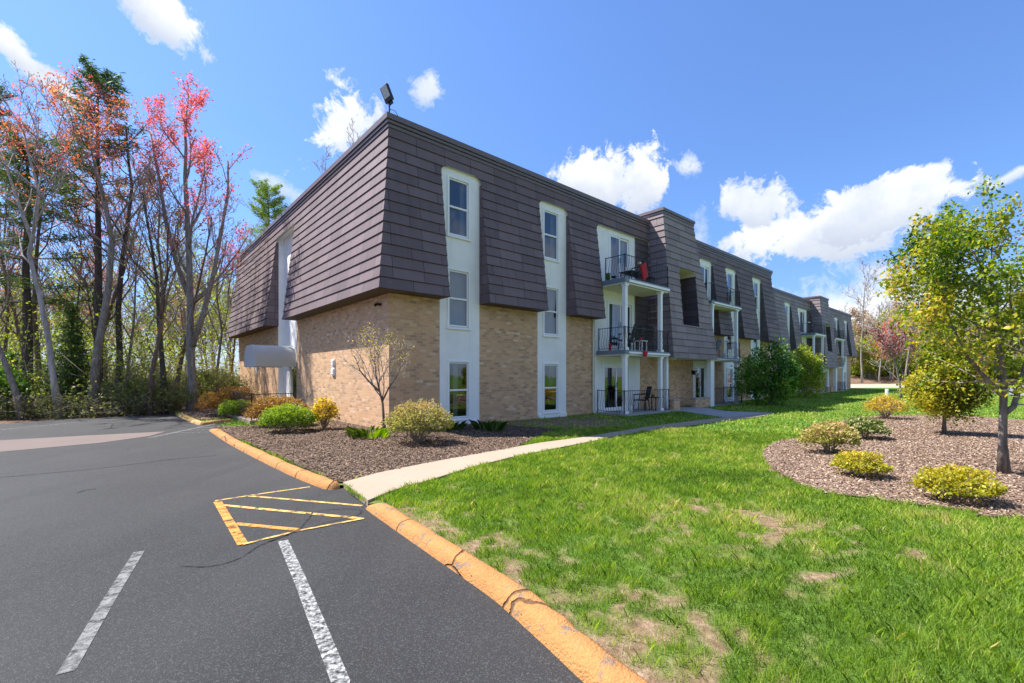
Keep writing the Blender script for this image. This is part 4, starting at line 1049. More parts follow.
# --- small weeping tree behind it
def weeping():
    g = Grow(7, maxlev=3, wander=.2, up=.0, ang=(50, 85), kids=(20, 8, 5), ratio=.42, start=.20, twig=.004, leaflev=2, droop=.16, rratio=.4)
    g.limb((0, 0, 0), (0, 0, 1), 2.1, .042, 0, path=[(0, 0, 0), (.01, 0, .5), (0, .01, 1.0), (.02, 0, 1.5), (0, .02, 2.0)])
    lf = leaves_at([t for t in g.tips if t[0].z > .16], 5, .11, .062, 6, 1.5, tint=clump_tint(2.2, .7, .42))
    tree_obj('weeping_tree', gp(944, 437) + (.06,), g, lf, 'bark_young', 'twig', 'yellow_green', 'low round tree with drooping yellow green leaves, second tree in the mulch bed', scale=.97)
weeping()
def shrub(name, loc, rx, ry, h, n, size, mat, label, seed=0, stems=10, tfun=None, rz=0, lump=.30, low=.04, down=.25, group=None, core=True, cat='shrub'):
    rn = np.random.RandomState(seed + 50); rs_ = random.Random(seed)
    d = rn.randn(n, 3); d[:, 2] = np.abs(d[:, 2]) * 1.0 - down; d /= np.linalg.norm(d, axis=1)[:, None]
    k = 1 + lump * (fbm(d[:, 0] * 2.2 + seed + 5, d[:, 1] * 2.2 + d[:, 2] * 2.1 + 20, 4) - .5) * 2.6
    rad = k * (1 - .5 * rn.rand(n) ** 2.2) * (1 + .06 * rn.randn(n))
    C = d * rad[:, None] * np.array([rx, ry, h * .55]); C[:, 2] += h * .45; ok = C[:, 2] > low; C = C[ok]; n = len(C); dd = d[ok]
    a = dd * .8 + rn.randn(n, 3) * .8; a /= np.linalg.norm(a, axis=1)[:, None]; b = np.cross(a, rn.randn(n, 3)); b /= np.linalg.norm(b, axis=1)[:, None]
    L = size * (.55 + .9 * rn.rand(n))[:, None] / 2; W = L / 1.8
    v = np.stack([C - a * L, C - b * W, C + a * L, C + b * W], 1)
    t = (tfun or clump_tint(5, .5, .5))(C, rn)
    root = empty(name, (loc[0], loc[1], loc[2] if len(loc) > 2 else .05), rz); tag(root, label, cat, group)
    w = MB()
    for i in range(stems):
        a1 = rs_.random() * 6.28; q = rs_.uniform(.4, .95)
        p1 = Vector((math.cos(a1) * rx * q, math.sin(a1) * ry * q, h * rs_.uniform(.5, .9)))
        w.path([(0, 0, -.02), p1 * .4 + Vector((rs_.uniform(-.03, .03), rs_.uniform(-.03, .03), 0)), p1], [.014, .009, .004], 4)
    ex = []
    for i in range(int(stems * 2.2)):
        q = Vector((rs_.gauss(0, 1), rs_.gauss(0, 1), abs(rs_.gauss(.5, .8)))).normalized(); k2 = rs_.uniform(.98, 1.28)
        a0 = Vector((q.x * rx * .5, q.y * ry * .5, h * .4 + q.z * h * .25)); a1 = Vector((q.x * rx * k2, q.y * ry * k2, h * .45 + q.z * h * .55 * k2))
        if a1.z < .06: continue
        w.path([a0, (a0 + a1) / 2 + Vector((0, 0, .02 * h)), a1], [.008, .006, .003], 3)
        for t2 in range(12):
            c2 = a0.lerp(a1, .5 + .5 * (t2 + rs_.random()) / 12); ex.append((c2.x + rs_.gauss(0, size * .45), c2.y + rs_.gauss(0, size * .45), c2.z + rs_.gauss(0, size * .4)))
    if ex:
        C2 = np.array(ex); m2 = len(C2); a = rn.randn(m2, 3); a /= np.linalg.norm(a, axis=1)[:, None]; b = np.cross(a, rn.randn(m2, 3)); b /= np.linalg.norm(b, axis=1)[:, None]
        L = size * (.5 + .8 * rn.rand(m2))[:, None] / 2; W = L / 1.8
        v = np.concatenate([v, np.stack([C2 - a * L, C2 - b * W, C2 + a * L, C2 + b * W], 1)]); t = np.concatenate([t, np.clip(.4 + .6 * rn.rand(m2), 0, 1)])
    w.build('stems', M['twig'], root); np_mesh('foliage', v, 4, M[mat], t, root)
    return root
def px_r(u, v, du): return du / F * gp(u, v)[1]
shrub('flower_shrub', gp(829, 456), .44, .40, .60, 3600, .055, 'rose_green', 'loose shrub with reddish and green new leaves at the left end of the mulch bed', 1, 26, top_tint(.6, .3, .55), lump=.34)
shrub('variegated_shrub', gp(862, 441), .45, .42, .50, 3800, .055, 'cream_green', 'dark green shrub with cream edged leaves behind the reddish shrub', 2, 22)
shrub('yellow_shrub', gp(858, 480.5), .33, .28, .36, 3600, .038, 'yellow_green', 'small low yellow green shrub in the middle of the mulch bed', 3, 14, top_tint(.36, .35, .45))
shrub('yellow_shrub', gp(956, 506), .37, .32, .40, 4600, .038, 'yellow_green', 'yellow green mound shrub nearest the viewer, at the front edge of the mulch bed', 4, 16, top_tint(.4, .38, .4))
shrub('corner_shrub', gp(418, 446), .66, .56, .88, 5200, .05, 'rose_green', 'rounded yellow and green shrub in front of the brick corner of the building', 5, 46, top_tint(.88, .12, .75), lump=.26)
shrub('green_shrub', gp(289, 434), .64, .60, .70, 9000, .05, 'bright_green', 'bright green feathery shrub in front of the end wall, before the rust one', 6, 16, top_tint(.7, .3, .5), lump=.15)
shrub('rust_shrub', gp(280, 428), .80, .72, .86, 7500, .055, 'rust', 'wide rust brown shrub just behind the bright green one', 7, 18, top_tint(.86, .3, .5), lump=.15)
shrub('rust_shrub', gp(223, 417.5), .72, .70, .92, 7500, .055, 'rust', 'rust brown shrub on the curbed island beyond the entrance', 8, 18, top_tint(.9, .3, .5))
shrub('green_shrub', gp(236, 419.5), .50, .50, .62, 6000, .055, 'bright_green', 'small bright green shrub beside the railing on the curbed island', 9, 12, top_tint(.6, .35, .5))
shrub('yellow_shrub', gp(247, 419.5), .26, .26, .55, 900, .06, 'gold', 'thin yellow shrub at the foot of the entrance railing', 10, 14)
shrub('yellow_sprig_shrub', gp(324, 431.5), .32, .30, .82, 900, .07, 'gold', 'upright twiggy yellow shrub against the end wall', 11, 26, lump=.4)
shrub('rust_shrub', gp(233, 411.5), .9, .7, 1.0, 5000, .06, 'rust', 'rust brown shrub half hidden behind the others, nearest the far wall corner', 12, 14)
shrub('forsythia', gp(885, 420.5), .55, .5, .78, 1500, .055, 'gold', 'golden twiggy shrub at the back edge of the mulch bed', 13, 40, lump=.35)
shrub('golden_hedge', gp(918, 389), 1.5, 1.1, 1.3, 4000, .12, 'gold', 'low golden hedge shrub beside the purple leaved tree', 14, 12)
shrub('lilac_bush', gp(770, 406), 1.25, 1.25, 2.9, 9000, .13, 'dark_green', 'large dark green bush standing against the long front of the building', 15, 30, clump_tint(1.2, .9, .5), lump=.5, down=.75)
shrub('lime_bush', gp(805, 398), 1.05, 1.0, 3.4, 6500, .15, 'lime', 'lime yellow leafed bush behind the large dark green bush', 16, 20, clump_tint(.9, .6, .55), lump=.34, down=.7)
for i, (u, v, s_, lab) in enumerate(((369, 440.5, .30, 'green leafy clump of bulbs left of the bare little tree'), (447, 433, .18, 'small green leafy tuft beside the corner shrub'), (455, 432.5, .22, 'green leafy tuft at the foot of the first white wall panel'),
                                     (484, 432, .27, 'green leafy tuft between the first white panel and the brick'), (494, 433.5, .24, 'broad green leafy tuft before the brick between the white panels'))):
    rn = np.random.RandomState(i); n = 120 if i == 0 else 46; th = rn.rand(n) * 6.28; r0 = rn.rand(n) ** .7 * s_ * (1.5 if i == 0 else 1.0); L = .08 + .26 * rn.rand(n)
    b0 = np.stack([np.cos(th) * r0, np.sin(th) * r0 * .7, np.zeros(n)], 1); o = np.stack([np.cos(th), np.sin(th), np.zeros(n)], 1); w_ = np.stack([-np.sin(th), np.cos(th), np.zeros(n)], 1) * .0065
    mid = b0 + o * L[:, None] * .25 + np.array([0, 0, 1]) * L[:, None] * .7; tip = b0 + o * L[:, None] * .7 + np.array([0, 0, 1]) * L[:, None] * .85
    vv = np.stack([b0 - w_, b0 + w_, mid + w_, tip, mid - w_], 1)
    p = gp(u, v); ob = np_mesh('bulb_clump', vv, 5, M['dark_green' if i else 'bright_green'], np.clip(.05 + .75 * rn.rand(n), 0, 1)); ob.location = (p[0], p[1], .06)
    tag(ob, lab, 'plant', 'leafy clumps along the foot of the building')
# --- bare little tree at the corner
g = Grow(33, maxlev=3, wander=.12, up=.07, ang=(25, 45), kids=(9, 6, 4), ratio=.62, start=.42, twig=.005, leaflev=3, rratio=.55)
g.limb((0, 0, 0), (0, 0, 1), 2.0, .042, 0, path=[(0, 0, 0), (-.03, 0, .4), (-.06, .02, .8), (-.14, 0, 1.15), (-.22, 0, 1.5), (-.26, .05, 1.95)])
g.limb((0, 0, 0), (0, 0, 1), 2.0, .03, 1, path=[(-.07, 0, .85), (.1, 0, 1.2), (.3, .05, 1.5), (.42, .05, 1.85)])
g.limb((0, 0, 0), (0, 0, 1), 2.0, .03, 1, path=[(-.14, 0, 1.1), (-.4, 0, 1.35), (-.62, .05, 1.6), (-.75, .05, 1.95)])
lf = leaves_at(g.tips, .8, .03, .035, 3)
tree_obj('ornamental_tree', gp(385, 439) + (.05,), g, lf, 'bark_young', 'twig_pale', 'gold', 'small bare ornamental tree with forked pale branches at the brick corner')
# --- purple tree
g = Grow(35, maxlev=3, wander=.14, up=.08, ang=(22, 42), kids=(9, 7, 5), ratio=.6, start=.3, twig=.014, leaflev=2)
g.limb((0, 0, 0), (0, 0, 1), 3.7, .085, 0)
tree_obj('plum_tree', gp(901, 399) + (.0,), g, leaves_at([t for t in g.tips if t[0].z > 2.7], .7, .12, .14, 3), 'bark_grey', 'twig_pale', 'purple', 'small purple leaved tree with a pale trunk on the far lawn')

# ------------------------------------------------------------------ the woods behind the parking lot
def bare(seed, h, r, **k):
    o = dict(maxlev=4, wander=.15, up=.10, ang=(22, 48), kids=(9, 6, 5, 3), ratio=.46, start=.34, twig=.010, leaflev=3, rratio=.48); o.update(k)
    g = Grow(seed, **o); return g
def place(name, u, dep, label, g, leaf=None, bm='bark_grey', tm='twig', lm='spring', group=None, rz=0, scale=1, cat='tree', z=-.08):
    x, y = at(u, dep); return tree_obj(name, (x, y, z), g, leaf, bm, tm, lm, label, cat, group, rz, scale)
def pxpath(pts, dep, drift=0.0):
    """a trunk through image points, standing dep metres away; returned relative to its base"""
    x0, y0 = at(pts[0][0], dep); out = []
    for i, (u, v) in enumerate(pts):
        d = dep + drift * i / (len(pts) - 1); x, y = at(u, d); out.append((x - x0, y - y0, max(0, (HOR - v) / F * d + CAM_H) if i else 0))
    return out
# red maple, the tallest tree by the island
g = bare(101, 14, .2, kids=(10, 7, 5, 4), ratio=.31, start=.36, up=.12, leaflev=3, ang=(25, 50))
g.limb(0, 0, 0, .19, 0, path=pxpath([(193, 412), (192, 380), (190, 340), (190, 300), (189, 250), (187, 210), (185, 175), (186, 145), (184, 118)], 19.0))
g.limb(0, 0, 0, .12, 1, path=pxpath([(193, 412), (192, 345), (204, 310), (214, 270), (222, 225), (228, 190), (228, 160)], 19.0)[1:])
g.limb(0, 0, 0, .11, 1, path=pxpath([(193, 412), (191, 300), (176, 260), (165, 215), (160, 180), (154, 150), (150, 130)], 19.0, 1)[1:])
place('red_maple', 193, 19.0, 'tall maple in red bud with a thick grey trunk, tallest tree beside the curbed island', g, leaves_at([t for t in g.tips if t[0].z > 6.3 or (4.0 < t[0].z < 5.8 and t[0].x < .3 and t[0].x > -1.6)], 1, .13, .085, 3), 'bark_grey', 'twig', 'maple_red')
# orange red maple in front of the pine
g = bare(102, 13, .16, kids=(10, 7, 5, 4), ratio=.36, start=.38, up=.03, ang=(40, 70))
g.limb(0, 0, 0, .15, 0, path=pxpath([(92, 412), (97, 350), (108, 290), (112, 240), (106, 205), (98, 175), (92, 150), (90, 130)], 17.8))
place('maple_tree', 92, 17.8, 'maple with orange red buds and a leaning grey trunk crossing the pine', g, leaves_at([t for t in g.tips if t[0].z > 5.0], .55, .14, .085, 4), 'bark_grey', 'twig', 'maple_orange')
g = bare(103, 13, .15, kids=(9, 7, 5, 4), ratio=.36, start=.4, up=.05, ang=(35, 62))
g.limb(0, 0, 0, .14, 0, path=pxpath([(118, 411), (120, 360), (118, 310), (122, 260), (128, 220), (132, 185), (128, 155), (126, 125)], 20.0))
place('red_maple', 118, 20.0, 'slender maple in crimson bud between the dark pine and the tallest maple', g, leaves_at([t for t in g.tips if t[0].z > 6.0], .8, .13, .085, 5), 'bark_dark', 'twig', 'maple_red')
g = bare(104, 13, .15, kids=(9, 7, 5, 4), ratio=.36, start=.45, up=.05, ang=(35, 60))
g.limb(0, 0, 0, .12, 0, path=pxpath([(42, 413), (38, 360), (34, 310), (36, 260), (40, 215), (36, 170), (30, 135)], 21.0))
place('maple_tree', 42, 21.0, 'maple with pale orange buds at the left, behind the leaning pale trunk', g, leaves_at([t for t in g.tips if t[0].z > 6.0], .4, .13, .085, 6), 'bark_brown', 'twig', 'maple_orange')
# pale crooked trunk
g = bare(105, 12, .13, kids=(8, 6, 5, 3), ratio=.42, start=.45, up=.08)
g.limb(0, 0, 0, .115, 0, path=pxpath([(60, 414), (53, 375), (48, 335), (40, 295), (29, 252), (36, 218), (39, 190), (28, 150), (22, 120)], 17.0))
g.limb(0, 0, 0, .07, 1, path=pxpath([(60, 414), (33, 240), (20, 205), (8, 170), (-4, 140)], 17.0)[1:])
place('birch_tree', 60, 17.0, 'crooked pale barked tree leaning left at the edge of the parking lot', g, None, 'bark_pale', 'twig_pale')
g = bare(106, 9, .12, kids=(6, 5, 4, 3), ratio=.42, start=.5)
g.limb(0, 0, 0, .12, 0, path=pxpath([(23, 415), (14, 385), (3, 355), (-10, 325), (-22, 280), (-30, 220)], 16.6))
place('bare_tree', 23, 16.6, 'grey trunk leaning out of the picture at the far left', g, None, 'bark_grey')
# pines
def pine(seed, h, r, lo, L0, dens=1.0):
    g = Grow(seed, maxlev=0); rnd = random.Random(seed); rn = np.random.RandomState(seed)
    pts = [(rnd.uniform(-.05, .05) * i, rnd.uniform(-.05, .05) * i * .6, h * i / 8) for i in range(9)]
    pts = [(0, 0, 0)] + [(p[0] * .3, p[1] * .3, p[2]) for p in pts[1:]]
    g.wood.path(pts, [r * (1 - .85 * i / 8) for i in range(9)], 9); tips = []
    z = lo
    while z < h * .985:
        t = (z - lo) / (h - lo); nb = rnd.choice((3, 4, 4, 5)); a0 = rnd.random() * 6.28
        for k in range(nb):
            if rnd.random() > dens * (.55 + .5 * t): continue
            a = a0 + 6.28 * k / nb + rnd.uniform(-.4, .4); L = L0 * (1 - t ** 1.6 * .72) * rnd.uniform(.55, 1.15); el = rnd.uniform(-.12, .18) + .5 * t
            f = z / h * 8; j = min(7, int(f)); bpos = Vector(pts[j]).lerp(Vector(pts[j + 1]), f - j)
            d = Vector((math.cos(a), math.sin(a), el)); P = [bpos]
            for q in range(6): P.append(P[-1] + (d + Vector((rnd.uniform(-.1, .1), rnd.uniform(-.1, .1), .05 * q - .08))) * L / 6)
            g.fine.path(P, [max(.008, .035 * (1 - q / 7) * (1.3 - t)) for q in range(7)], 4)
            for q in range(2, 7):
                for side in (-1, 1):
                    for rep_ in range(2):
                        s_ = Vector((-math.sin(a) * side, math.cos(a) * side, 0)) + Vector((math.cos(a), math.sin(a), 0)) * rnd.uniform(.2, .9)
                        ln = L * .30 * rnd.uniform(.4, 1.1) * (1.15 - q / 9); e = P[q] + s_.normalized() * ln + Vector((0, 0, rnd.uniform(-.03, .12)))
                        g.fine.path([P[q], (P[q] + e) / 2 + Vector((0, 0, .02)), e], [.010, .007, .004], 3)
                        m = max(2, int(ln / .13))
                        for i in range(m): tips.append((P[q].lerp(e, (i + 1) / m), None))
            tips.append((P[-1], None))
        z += rnd.uniform(.35, .62) * (1.05 - .4 * t)
    v, t_ = leaves_at(tips, 5, .085, .22, seed, 6.0, flat=.45)
    return g, (v, t_)
g, lf = pine(201, 14.6, .19, 6.8, 2.3, .66); place('pine_tree', 98, 19.6, 'tall white pine with a dark straight trunk rising through the red maples', g, lf, 'bark_dark', 'twig', 'pine')
g, lf = pine(202, 11.6, .22, 4.8, 2.7, .95); place('pine_tree', 27, 19.4, 'dark pine with drooping layered boughs at the left edge', g, lf, 'bark_dark', 'twig', 'pine')
g, lf = pine(203, 15.6, .2, 6.5, 2.4, .8); place('pine_tree', -18, 21.5, 'pine whose top leans into the upper left corner of the picture', g, lf, 'bark_dark', 'twig', 'pine')
g, lf = pine(204, 16.6, .2, 6, 2.8, 1.0); place('pine_tree', 268, 36.0, 'green pine showing above the roof edge behind the end of the building', g, lf, 'bark_dark', 'twig', 'bright_green')
def spruce(u, dep, h, rr, label, seed, mat='pine'):
    g = Grow(seed, maxlev=0); rnd = random.Random(seed); g.wood.path([(0, 0, 0), (0, 0, h * .5), (0, 0, h * .97)], [.06, .04, .01], 6); tips = []
    z = .15
    while z < h * .97:
        R_ = rr * (1 - z / h) + .1
        for k in range(9):
            a = rnd.random() * 6.28; L = R_ * rnd.uniform(.6, 1.15); e = Vector((math.cos(a) * L, math.sin(a) * L, z - .12 * L)); b0 = Vector((0, 0, z))
            g.fine.path([b0, e], [.012, .004], 3); m = max(2, int(L / .11))
            for i in range(m): tips.append((b0.lerp(e, (i + 1.2) / (m + .6)) + Vector((rnd.uniform(-.08, .08), rnd.uniform(-.08, .08), 0)), None))
        z += .13
    v = leaves_at(tips, 6, .07, .16, seed, 4.5, flat=.3)
    place('spruce_tree', u, dep, label, g, v, 'bark_dark', 'twig', mat)
spruce(72, 18.4, 4.6, 1.15, 'young dark spruce low among the bare trunks', 301)
spruce(12, 18.4, 2.6, 1.2, 'small dark evergreen at the lower left edge of the woods', 302, 'dark_green')
# separate bare trunks that stand out
for i, (pth, dep, r, bm, lab) in enumerate((
        ([(166, 411), (163, 370), (159, 320), (157, 280), (150, 235), (143, 190)], 18.6, .12, 'bark_dark', 'dark bare tree with a forked top left of the tallest maple'),
        ([(172, 410), (180, 365), (188, 330), (197, 290), (206, 250), (212, 215)], 20.5, .10, 'bark_brown', 'brown bare tree leaning right across the tallest maple'),
        ([(150, 412), (152, 370), (160, 330), (163, 290), (158, 240), (160, 200)], 17.9, .10, 'bark_brown', 'brown bare tree with a bent trunk, midway between pine and tallest maple'),
        ([(130, 412), (128, 365), (134, 320), (136, 270), (144, 220)], 21.0, .08, 'bark_grey', 'thin grey bare tree just right of the slender maple'),
        ([(218, 408), (217, 370), (222, 330), (216, 290), (226, 240)], 22.5, .09, 'bark_grey', 'thin grey bare tree close to the far corner of the building'),
        ([(238, 405), (232, 370), (236, 325), (228, 290), (236, 250)], 27, .09, 'bark_brown', 'bare brown tree partly hidden by the far corner of the building'),
        ([(78, 411), (80, 360), (77, 310), (82, 255), (76, 210)], 23, .08, 'bark_dark', 'thin dark bare tree between the spruce and the pine trunk'),
        ([(6, 414), (4, 365), (8, 310), (3, 250), (8, 190)], 22, .10, 'bark_brown', 'straight brown bare tree at the left edge behind the leaning trunk'))):
    g = bare(400 + i, 10, r, kids=(9, 6, 5, 3), ratio=.44, start=.38, wander=.17)
    g.limb(0, 0, 0, r, 0, path=pxpath(pth, dep))
    place('bare_tree', pth[0][0], dep, lab, g, None, bm)
g = bare(420, 18, .2, kids=(10, 7, 5, 4), ratio=.45, twig=.02); g.limb((0, 0, 0), (0, 0, 1), 20.0, .2, 0); place('bare_tree', 318, 42, 'bare tree top showing above the roof of the end wall', g, None, 'bark_grey')
g = bare(421, 16, .2, kids=(10, 7, 5, 4), ratio=.45, twig=.02); g.limb((0, 0, 0), (0, 0, 1), 17.0, .2, 0)
p_ = tree_obj('bare_tree', bl(44, 24)[:2] + (-.08,), g, leaves_at(g.tips, 1, .2, .16, 9), 'bark_grey', 'twig_pale', 'spring', 'tree with pale spring buds showing behind the middle of the roofline')
# many similar trees deeper in the woods
protos = []
for i in range(6):
    g = bare(500 + i, 12, .12, kids=(9, 6, 5, 3), ratio=.44, start=.28, wander=.2, twig=.012); g.limb((0, 0, 0), (0, 0, 1), 7.2 + i * .5, .095 + .01 * i, 0)
    protos.append((g, i))
rnd = random.Random(77); made = []; LAB = 'thin bare tree deep in the woods behind the parking lot'
spots = []
while len(spots) < 30:
    u = rnd.uniform(-75, 262); dep = rnd.uniform(21.5, 44)
    x, y = at(u, dep)
    if any((x - a) ** 2 + (y - b) ** 2 < 1.6 for a, b in spots): continue
    lx, ly = to_local(x, y)
    if lx > -1.5 and ly < 20.5: continue
    spots.append((x, y))
for k, (x, y) in enumerate(spots):
    i = k % 6
    if k < 6:
        g = protos[i][0]; lf = leaves_at(g.tips, .35, .15, .11, i) if i in (1, 3, 4) else None
        o = tree_obj('bare_tree', (x, y, -.08), g, lf, ('bark_grey', 'bark_brown', 'bark_dark')[i % 3], ('twig', 'twig_pale')[i % 2], 'maple_orange' if i == 4 else 'spring', LAB, 'tree', 'thin bare trees deep in the woods'); made.append(o)
    else: o = copy_tree(made[i]); o.location = (x, y, -.08)
    o.rotation_euler.z = rnd.random() * 6.28; sc_ = rnd.uniform(.75, 1.2); o.scale = (sc_, sc_, sc_ * rnd.uniform(.9, 1.1))

# a far-off wood that reads as one mass
def mass(name, spots, seed, mats, leafn, hs=(9, 15), leafsize=.3):
    rn = random.Random(seed); tm = []
    for i in range(3):
        g = bare(seed + i, 12, .12, kids=(10, 7, 4), maxlev=3, ratio=.42, start=.2, wander=.2, twig=.03, leaflev=2, sides=(5, 3, 3, 3)); g.limb((0, 0, 0), (0, 0, 1), 1.0 * 12, .14, 0)
        mbx = MB(); mbx.v = g.wood.v + g.fine.v; off = len(g.wood.v); mbx.f = g.wood.f + [tuple(a + off for a in f) for f in g.fine.f]
        tm.append((np.array(mbx.v), mbx.f, np.array([t[0] for t in g.tips])))
    big = MB(); LV = []; TT = []
    for k, (x, y) in enumerate(spots):
        v, f, tp = tm[k % 3]; a = rn.random() * 6.28; s_ = rn.uniform(*hs) / 12; ca, sa = math.cos(a), math.sin(a)
        Rm = np.array([[ca, -sa, 0], [sa, ca, 0], [0, 0, 1]]); w = (v @ Rm.T) * s_ + [x, y, -.1]; off = len(big.v)
        big.v.extend(map(tuple, w)); big.f.extend([tuple(i + off for i in q) for q in f])
        pr = leafn[k % len(leafn)]; tt = (tp @ Rm.T) * s_ + [x, y, -.1]
        if pr > 0:
            v2, t2 = leaves_at(list(zip(tt, tt)), pr, .35, leafsize, seed + k); LV.append(v2); TT.append(np.clip(t2 * .5 + rn.random() * .5, 0, 1))
    o = join_arrays(big, np.concatenate(LV), np.concatenate(TT), name, mats); o['kind'] = 'stuff'; return o
rnd = random.Random(5); sp = []
for k in range(70):
    u = rnd.uniform(-120, 300); d = rnd.uniform(46, 75); x, y = at(u, d)
    lx, ly = to_local(x, y)
    if not (lx > -3 and ly < 22): sp.append((x, y))
mass('distant_woods', sp, 600, [M['twig'], M['spring']], (0, .6, 0, 1, 0))
sp = [at(rnd.uniform(790, 1300), rnd.uniform(92, 140)) for k in range(150)]
mass('distant_woods', sp, 620, [M['twig_pale'], M['spring']], (0, 1, 2, 1), (8, 15), .55)
FAR = ((905, 92, 9, 5.0, 'spring', 'wide pale green thicket behind the bare trees beyond the drive'), (960, 90, 10, 5.5, 'lime', 'wide lime green thicket beyond the far road'), (1030, 88, 10, 5.0, 'spring', 'pale green thicket at the right edge beyond the road'), (855, 98, 8, 4.5, 'brush', 'low brown thicket beyond the far end of the building'))
M['tan'] = leafy('tan_buds', [(0, (.24, .15, .10)), (.5, (.42, .29, .19)), (1, (.55, .42, .25))], .4)
sp = [at(rnd.uniform(800, 1250), rnd.uniform(84, 125)) for k in range(46)]
mass('distant_woods', sp, 660, [M['twig_pale'], M['tan']], (1, 0, 2), (8, 14), .36)
# bushes and young growth under the trees
def woods_pts(n, seed, d0, d1, u0=-80, u1=262, power=1.4):
    rn = np.random.RandomState(seed); u = u0 + (u1 - u0) * rn.rand(n); d = d0 + (d1 - d0) * rn.rand(n) ** power
    x = (u - 512) / F * d; y = d; lx, ly = to_local(x, y)
    edge = ~inside(x, y, [gp(0, 424), gp(60, 419.5), gp(120, 416.6), gp(172, 414), (-13.2, 19.5), (-11.6, 22), (-4, 22), (-2, 6), (4, 2), (-22.5, 4.5)])
    k = edge & ~((lx > -1) & (ly < 20.2)) & ~inside(x, y, isle); return x[k], y[k]
def undergrowth():
    x, y = woods_pts(900, 8, 17.2, 40, power=1.0); rn = np.random.RandomState(4); mb = MB(); LV = []; n = len(x)
    for i in range(n):
        h = rn.uniform(1.0, 3.8); m = rn.randint(2, 5); b = Vector((x[i], y[i], -.05))
        for q in range(m):
            a = rn.rand() * 6.28; o = Vector((math.cos(a), math.sin(a), 0)) * h * rn.uniform(.1, .5); e = b + o + Vector((0, 0, h * rn.uniform(.6, 1)))
            mb.path([b, b + o * .3 + Vector((0, 0, h * .45)), e], [.014, .009, .005], 3)
            for z in range(4):
                s_ = b.lerp(e, rn.uniform(.3, .9)); mb.path([s_, s_ + Vector(rn.randn(3) * .3 + [0, 0, .2])], [.006, .004], 3)
    tips = []
    for i in range(n):
        if fbm(np.array([x[i] * .22]), np.array([y[i] * .22]), 3)[0] < .38: continue
        h = rn.uniform(1.2, 5.2)
        for q in range(52): tips.append((Vector((x[i] + rn.randn() * .6, y[i] + rn.randn() * .6, h * rn.uniform(.15, 1))), None))
    v, t = leaves_at(tips, 1, .12, .12, 3)
    o = join_arrays(mb, v, t, 'undergrowth', [M['twig'], M['spring']]); o['kind'] = 'stuff'
    # brown brambles along the edge of the asphalt
    x, y = woods_pts(1300, 9, 16.4, 24, power=1.2); mb = MB()
    for i in range(len(x)):
        a = rn.rand() * 6.28; L = rn.uniform(.6, 2.0); hh = rn.uniform(.2, .95); d = Vector((math.cos(a), math.sin(a), 0)); b = Vector((x[i], y[i], -.05))
        mb.path([b, b + d * L * .3 + Vector((0, 0, hh * .8)), b + d * L * .65 + Vector((0, 0, hh)), b + d * L + Vector((0, 0, hh * .6))], [.009, .008, .006, .004], 3)
    x2, y2 = woods_pts(9000, 10, 16.3, 26, power=1.6); tips = [(Vector((a, b, abs(rn.randn()) * .5)), None) for a, b in zip(x2, y2)]
    v, t = leaves_at(tips, 2, .12, .10, 5)
    o = join_arrays(mb, v, t, 'brambles', [M['twig'], M['brush']]); o['kind'] = 'stuff'
undergrowth()
shrub('green_bush', at(-6, 17.0), 1.0, .8, 1.7, 4500, .11, 'dark_green', 'deep green leafy bush at the lower left edge beside the parking lot', 61, 10)
shrub('brown_thicket', at(212, 21.5), 1.6, 1.2, 1.7, 5200, .08, 'brush', 'brown leafless thicket between the tallest maple and the end wall', 62, 60, lump=.4)
shrub('brown_thicket', at(140, 18.6), 1.9, 1.0, 1.3, 4200, .08, 'brush', 'low brown thicket at the asphalt edge beneath the slender maple', 63, 70, lump=.4)

# ------------------------------------------------------------------ far trees on the right
for i, (u, dep, h, r, lab, tm, lm, n) in enumerate((
        (862, 64, 17.0, .20, 'tall slim bare tree just right of the far end of the building', 'twig_pale', None, 0),
        (879, 70, 13.0, .16, 'smaller bare tree with spreading limbs beyond the concrete drive', 'twig_pale', None, 0),
        (905, 74, 18.5, .22, 'tall bare tree behind the purple leaved tree', 'twig_pale', None, 0),
        (916, 80, 17.5, .18, 'bare tree with many fine twigs left of the large young tree', 'twig_pale', None, 0),
        (893, 82, 11.0, .16, 'tree in pale orange bud beyond the bare trees', 'twig_pale', 'maple_orange', 1),
        (942, 78, 15.0, .2, 'tree in fresh yellow green leaf seen through the young tree', 'twig', 'spring', 2),
        (975, 72, 14.0, .2, 'bare tree seen through the crown of the young tree', 'twig', None, 0),
        (1022, 66, 13.0, .2, 'tree with thin yellow leaves at the right edge of the picture', 'twig', 'spring', 1))):
    r *= .68; g = bare(700 + i, h, r, kids=(10, 7, 5, 3), ratio=.42, start=.28, twig=.028, wander=.17, ang=(25, 55)); g.limb((0, 0, 0), (0, 0, 1), h * .88, r, 0)
    place('bare_tree' if n == 0 else 'budding_tree', u, dep, lab, g, leaves_at(g.tips, n, .35, .32, i) if n else None, 'bark_brown' if n % 2 else 'bark_grey', tm, lm or 'spring', z=.5)
shrub('bushy_tree', at(873, 88) + (.4,), 6, 4, 8.5, 5200, .5, 'spring', 'round yellow green bushy tree low behind the bare trees', 71, 20, lump=.35)
shrub('orange_shrub', at(957, 62) + (.0,), 3.2, 2, 3.6, 2600, .28, 'gold', 'golden orange shrub beyond the lawn, left of the young tree trunk', 72, 20)
for i, (u, d, rx, h, mt, lab) in enumerate(FAR): shrub('thicket', at(u, d) + (.8,), rx, 4, h, 9000, .45, mt, lab, 80 + i, 40, lump=.5, down=.6)
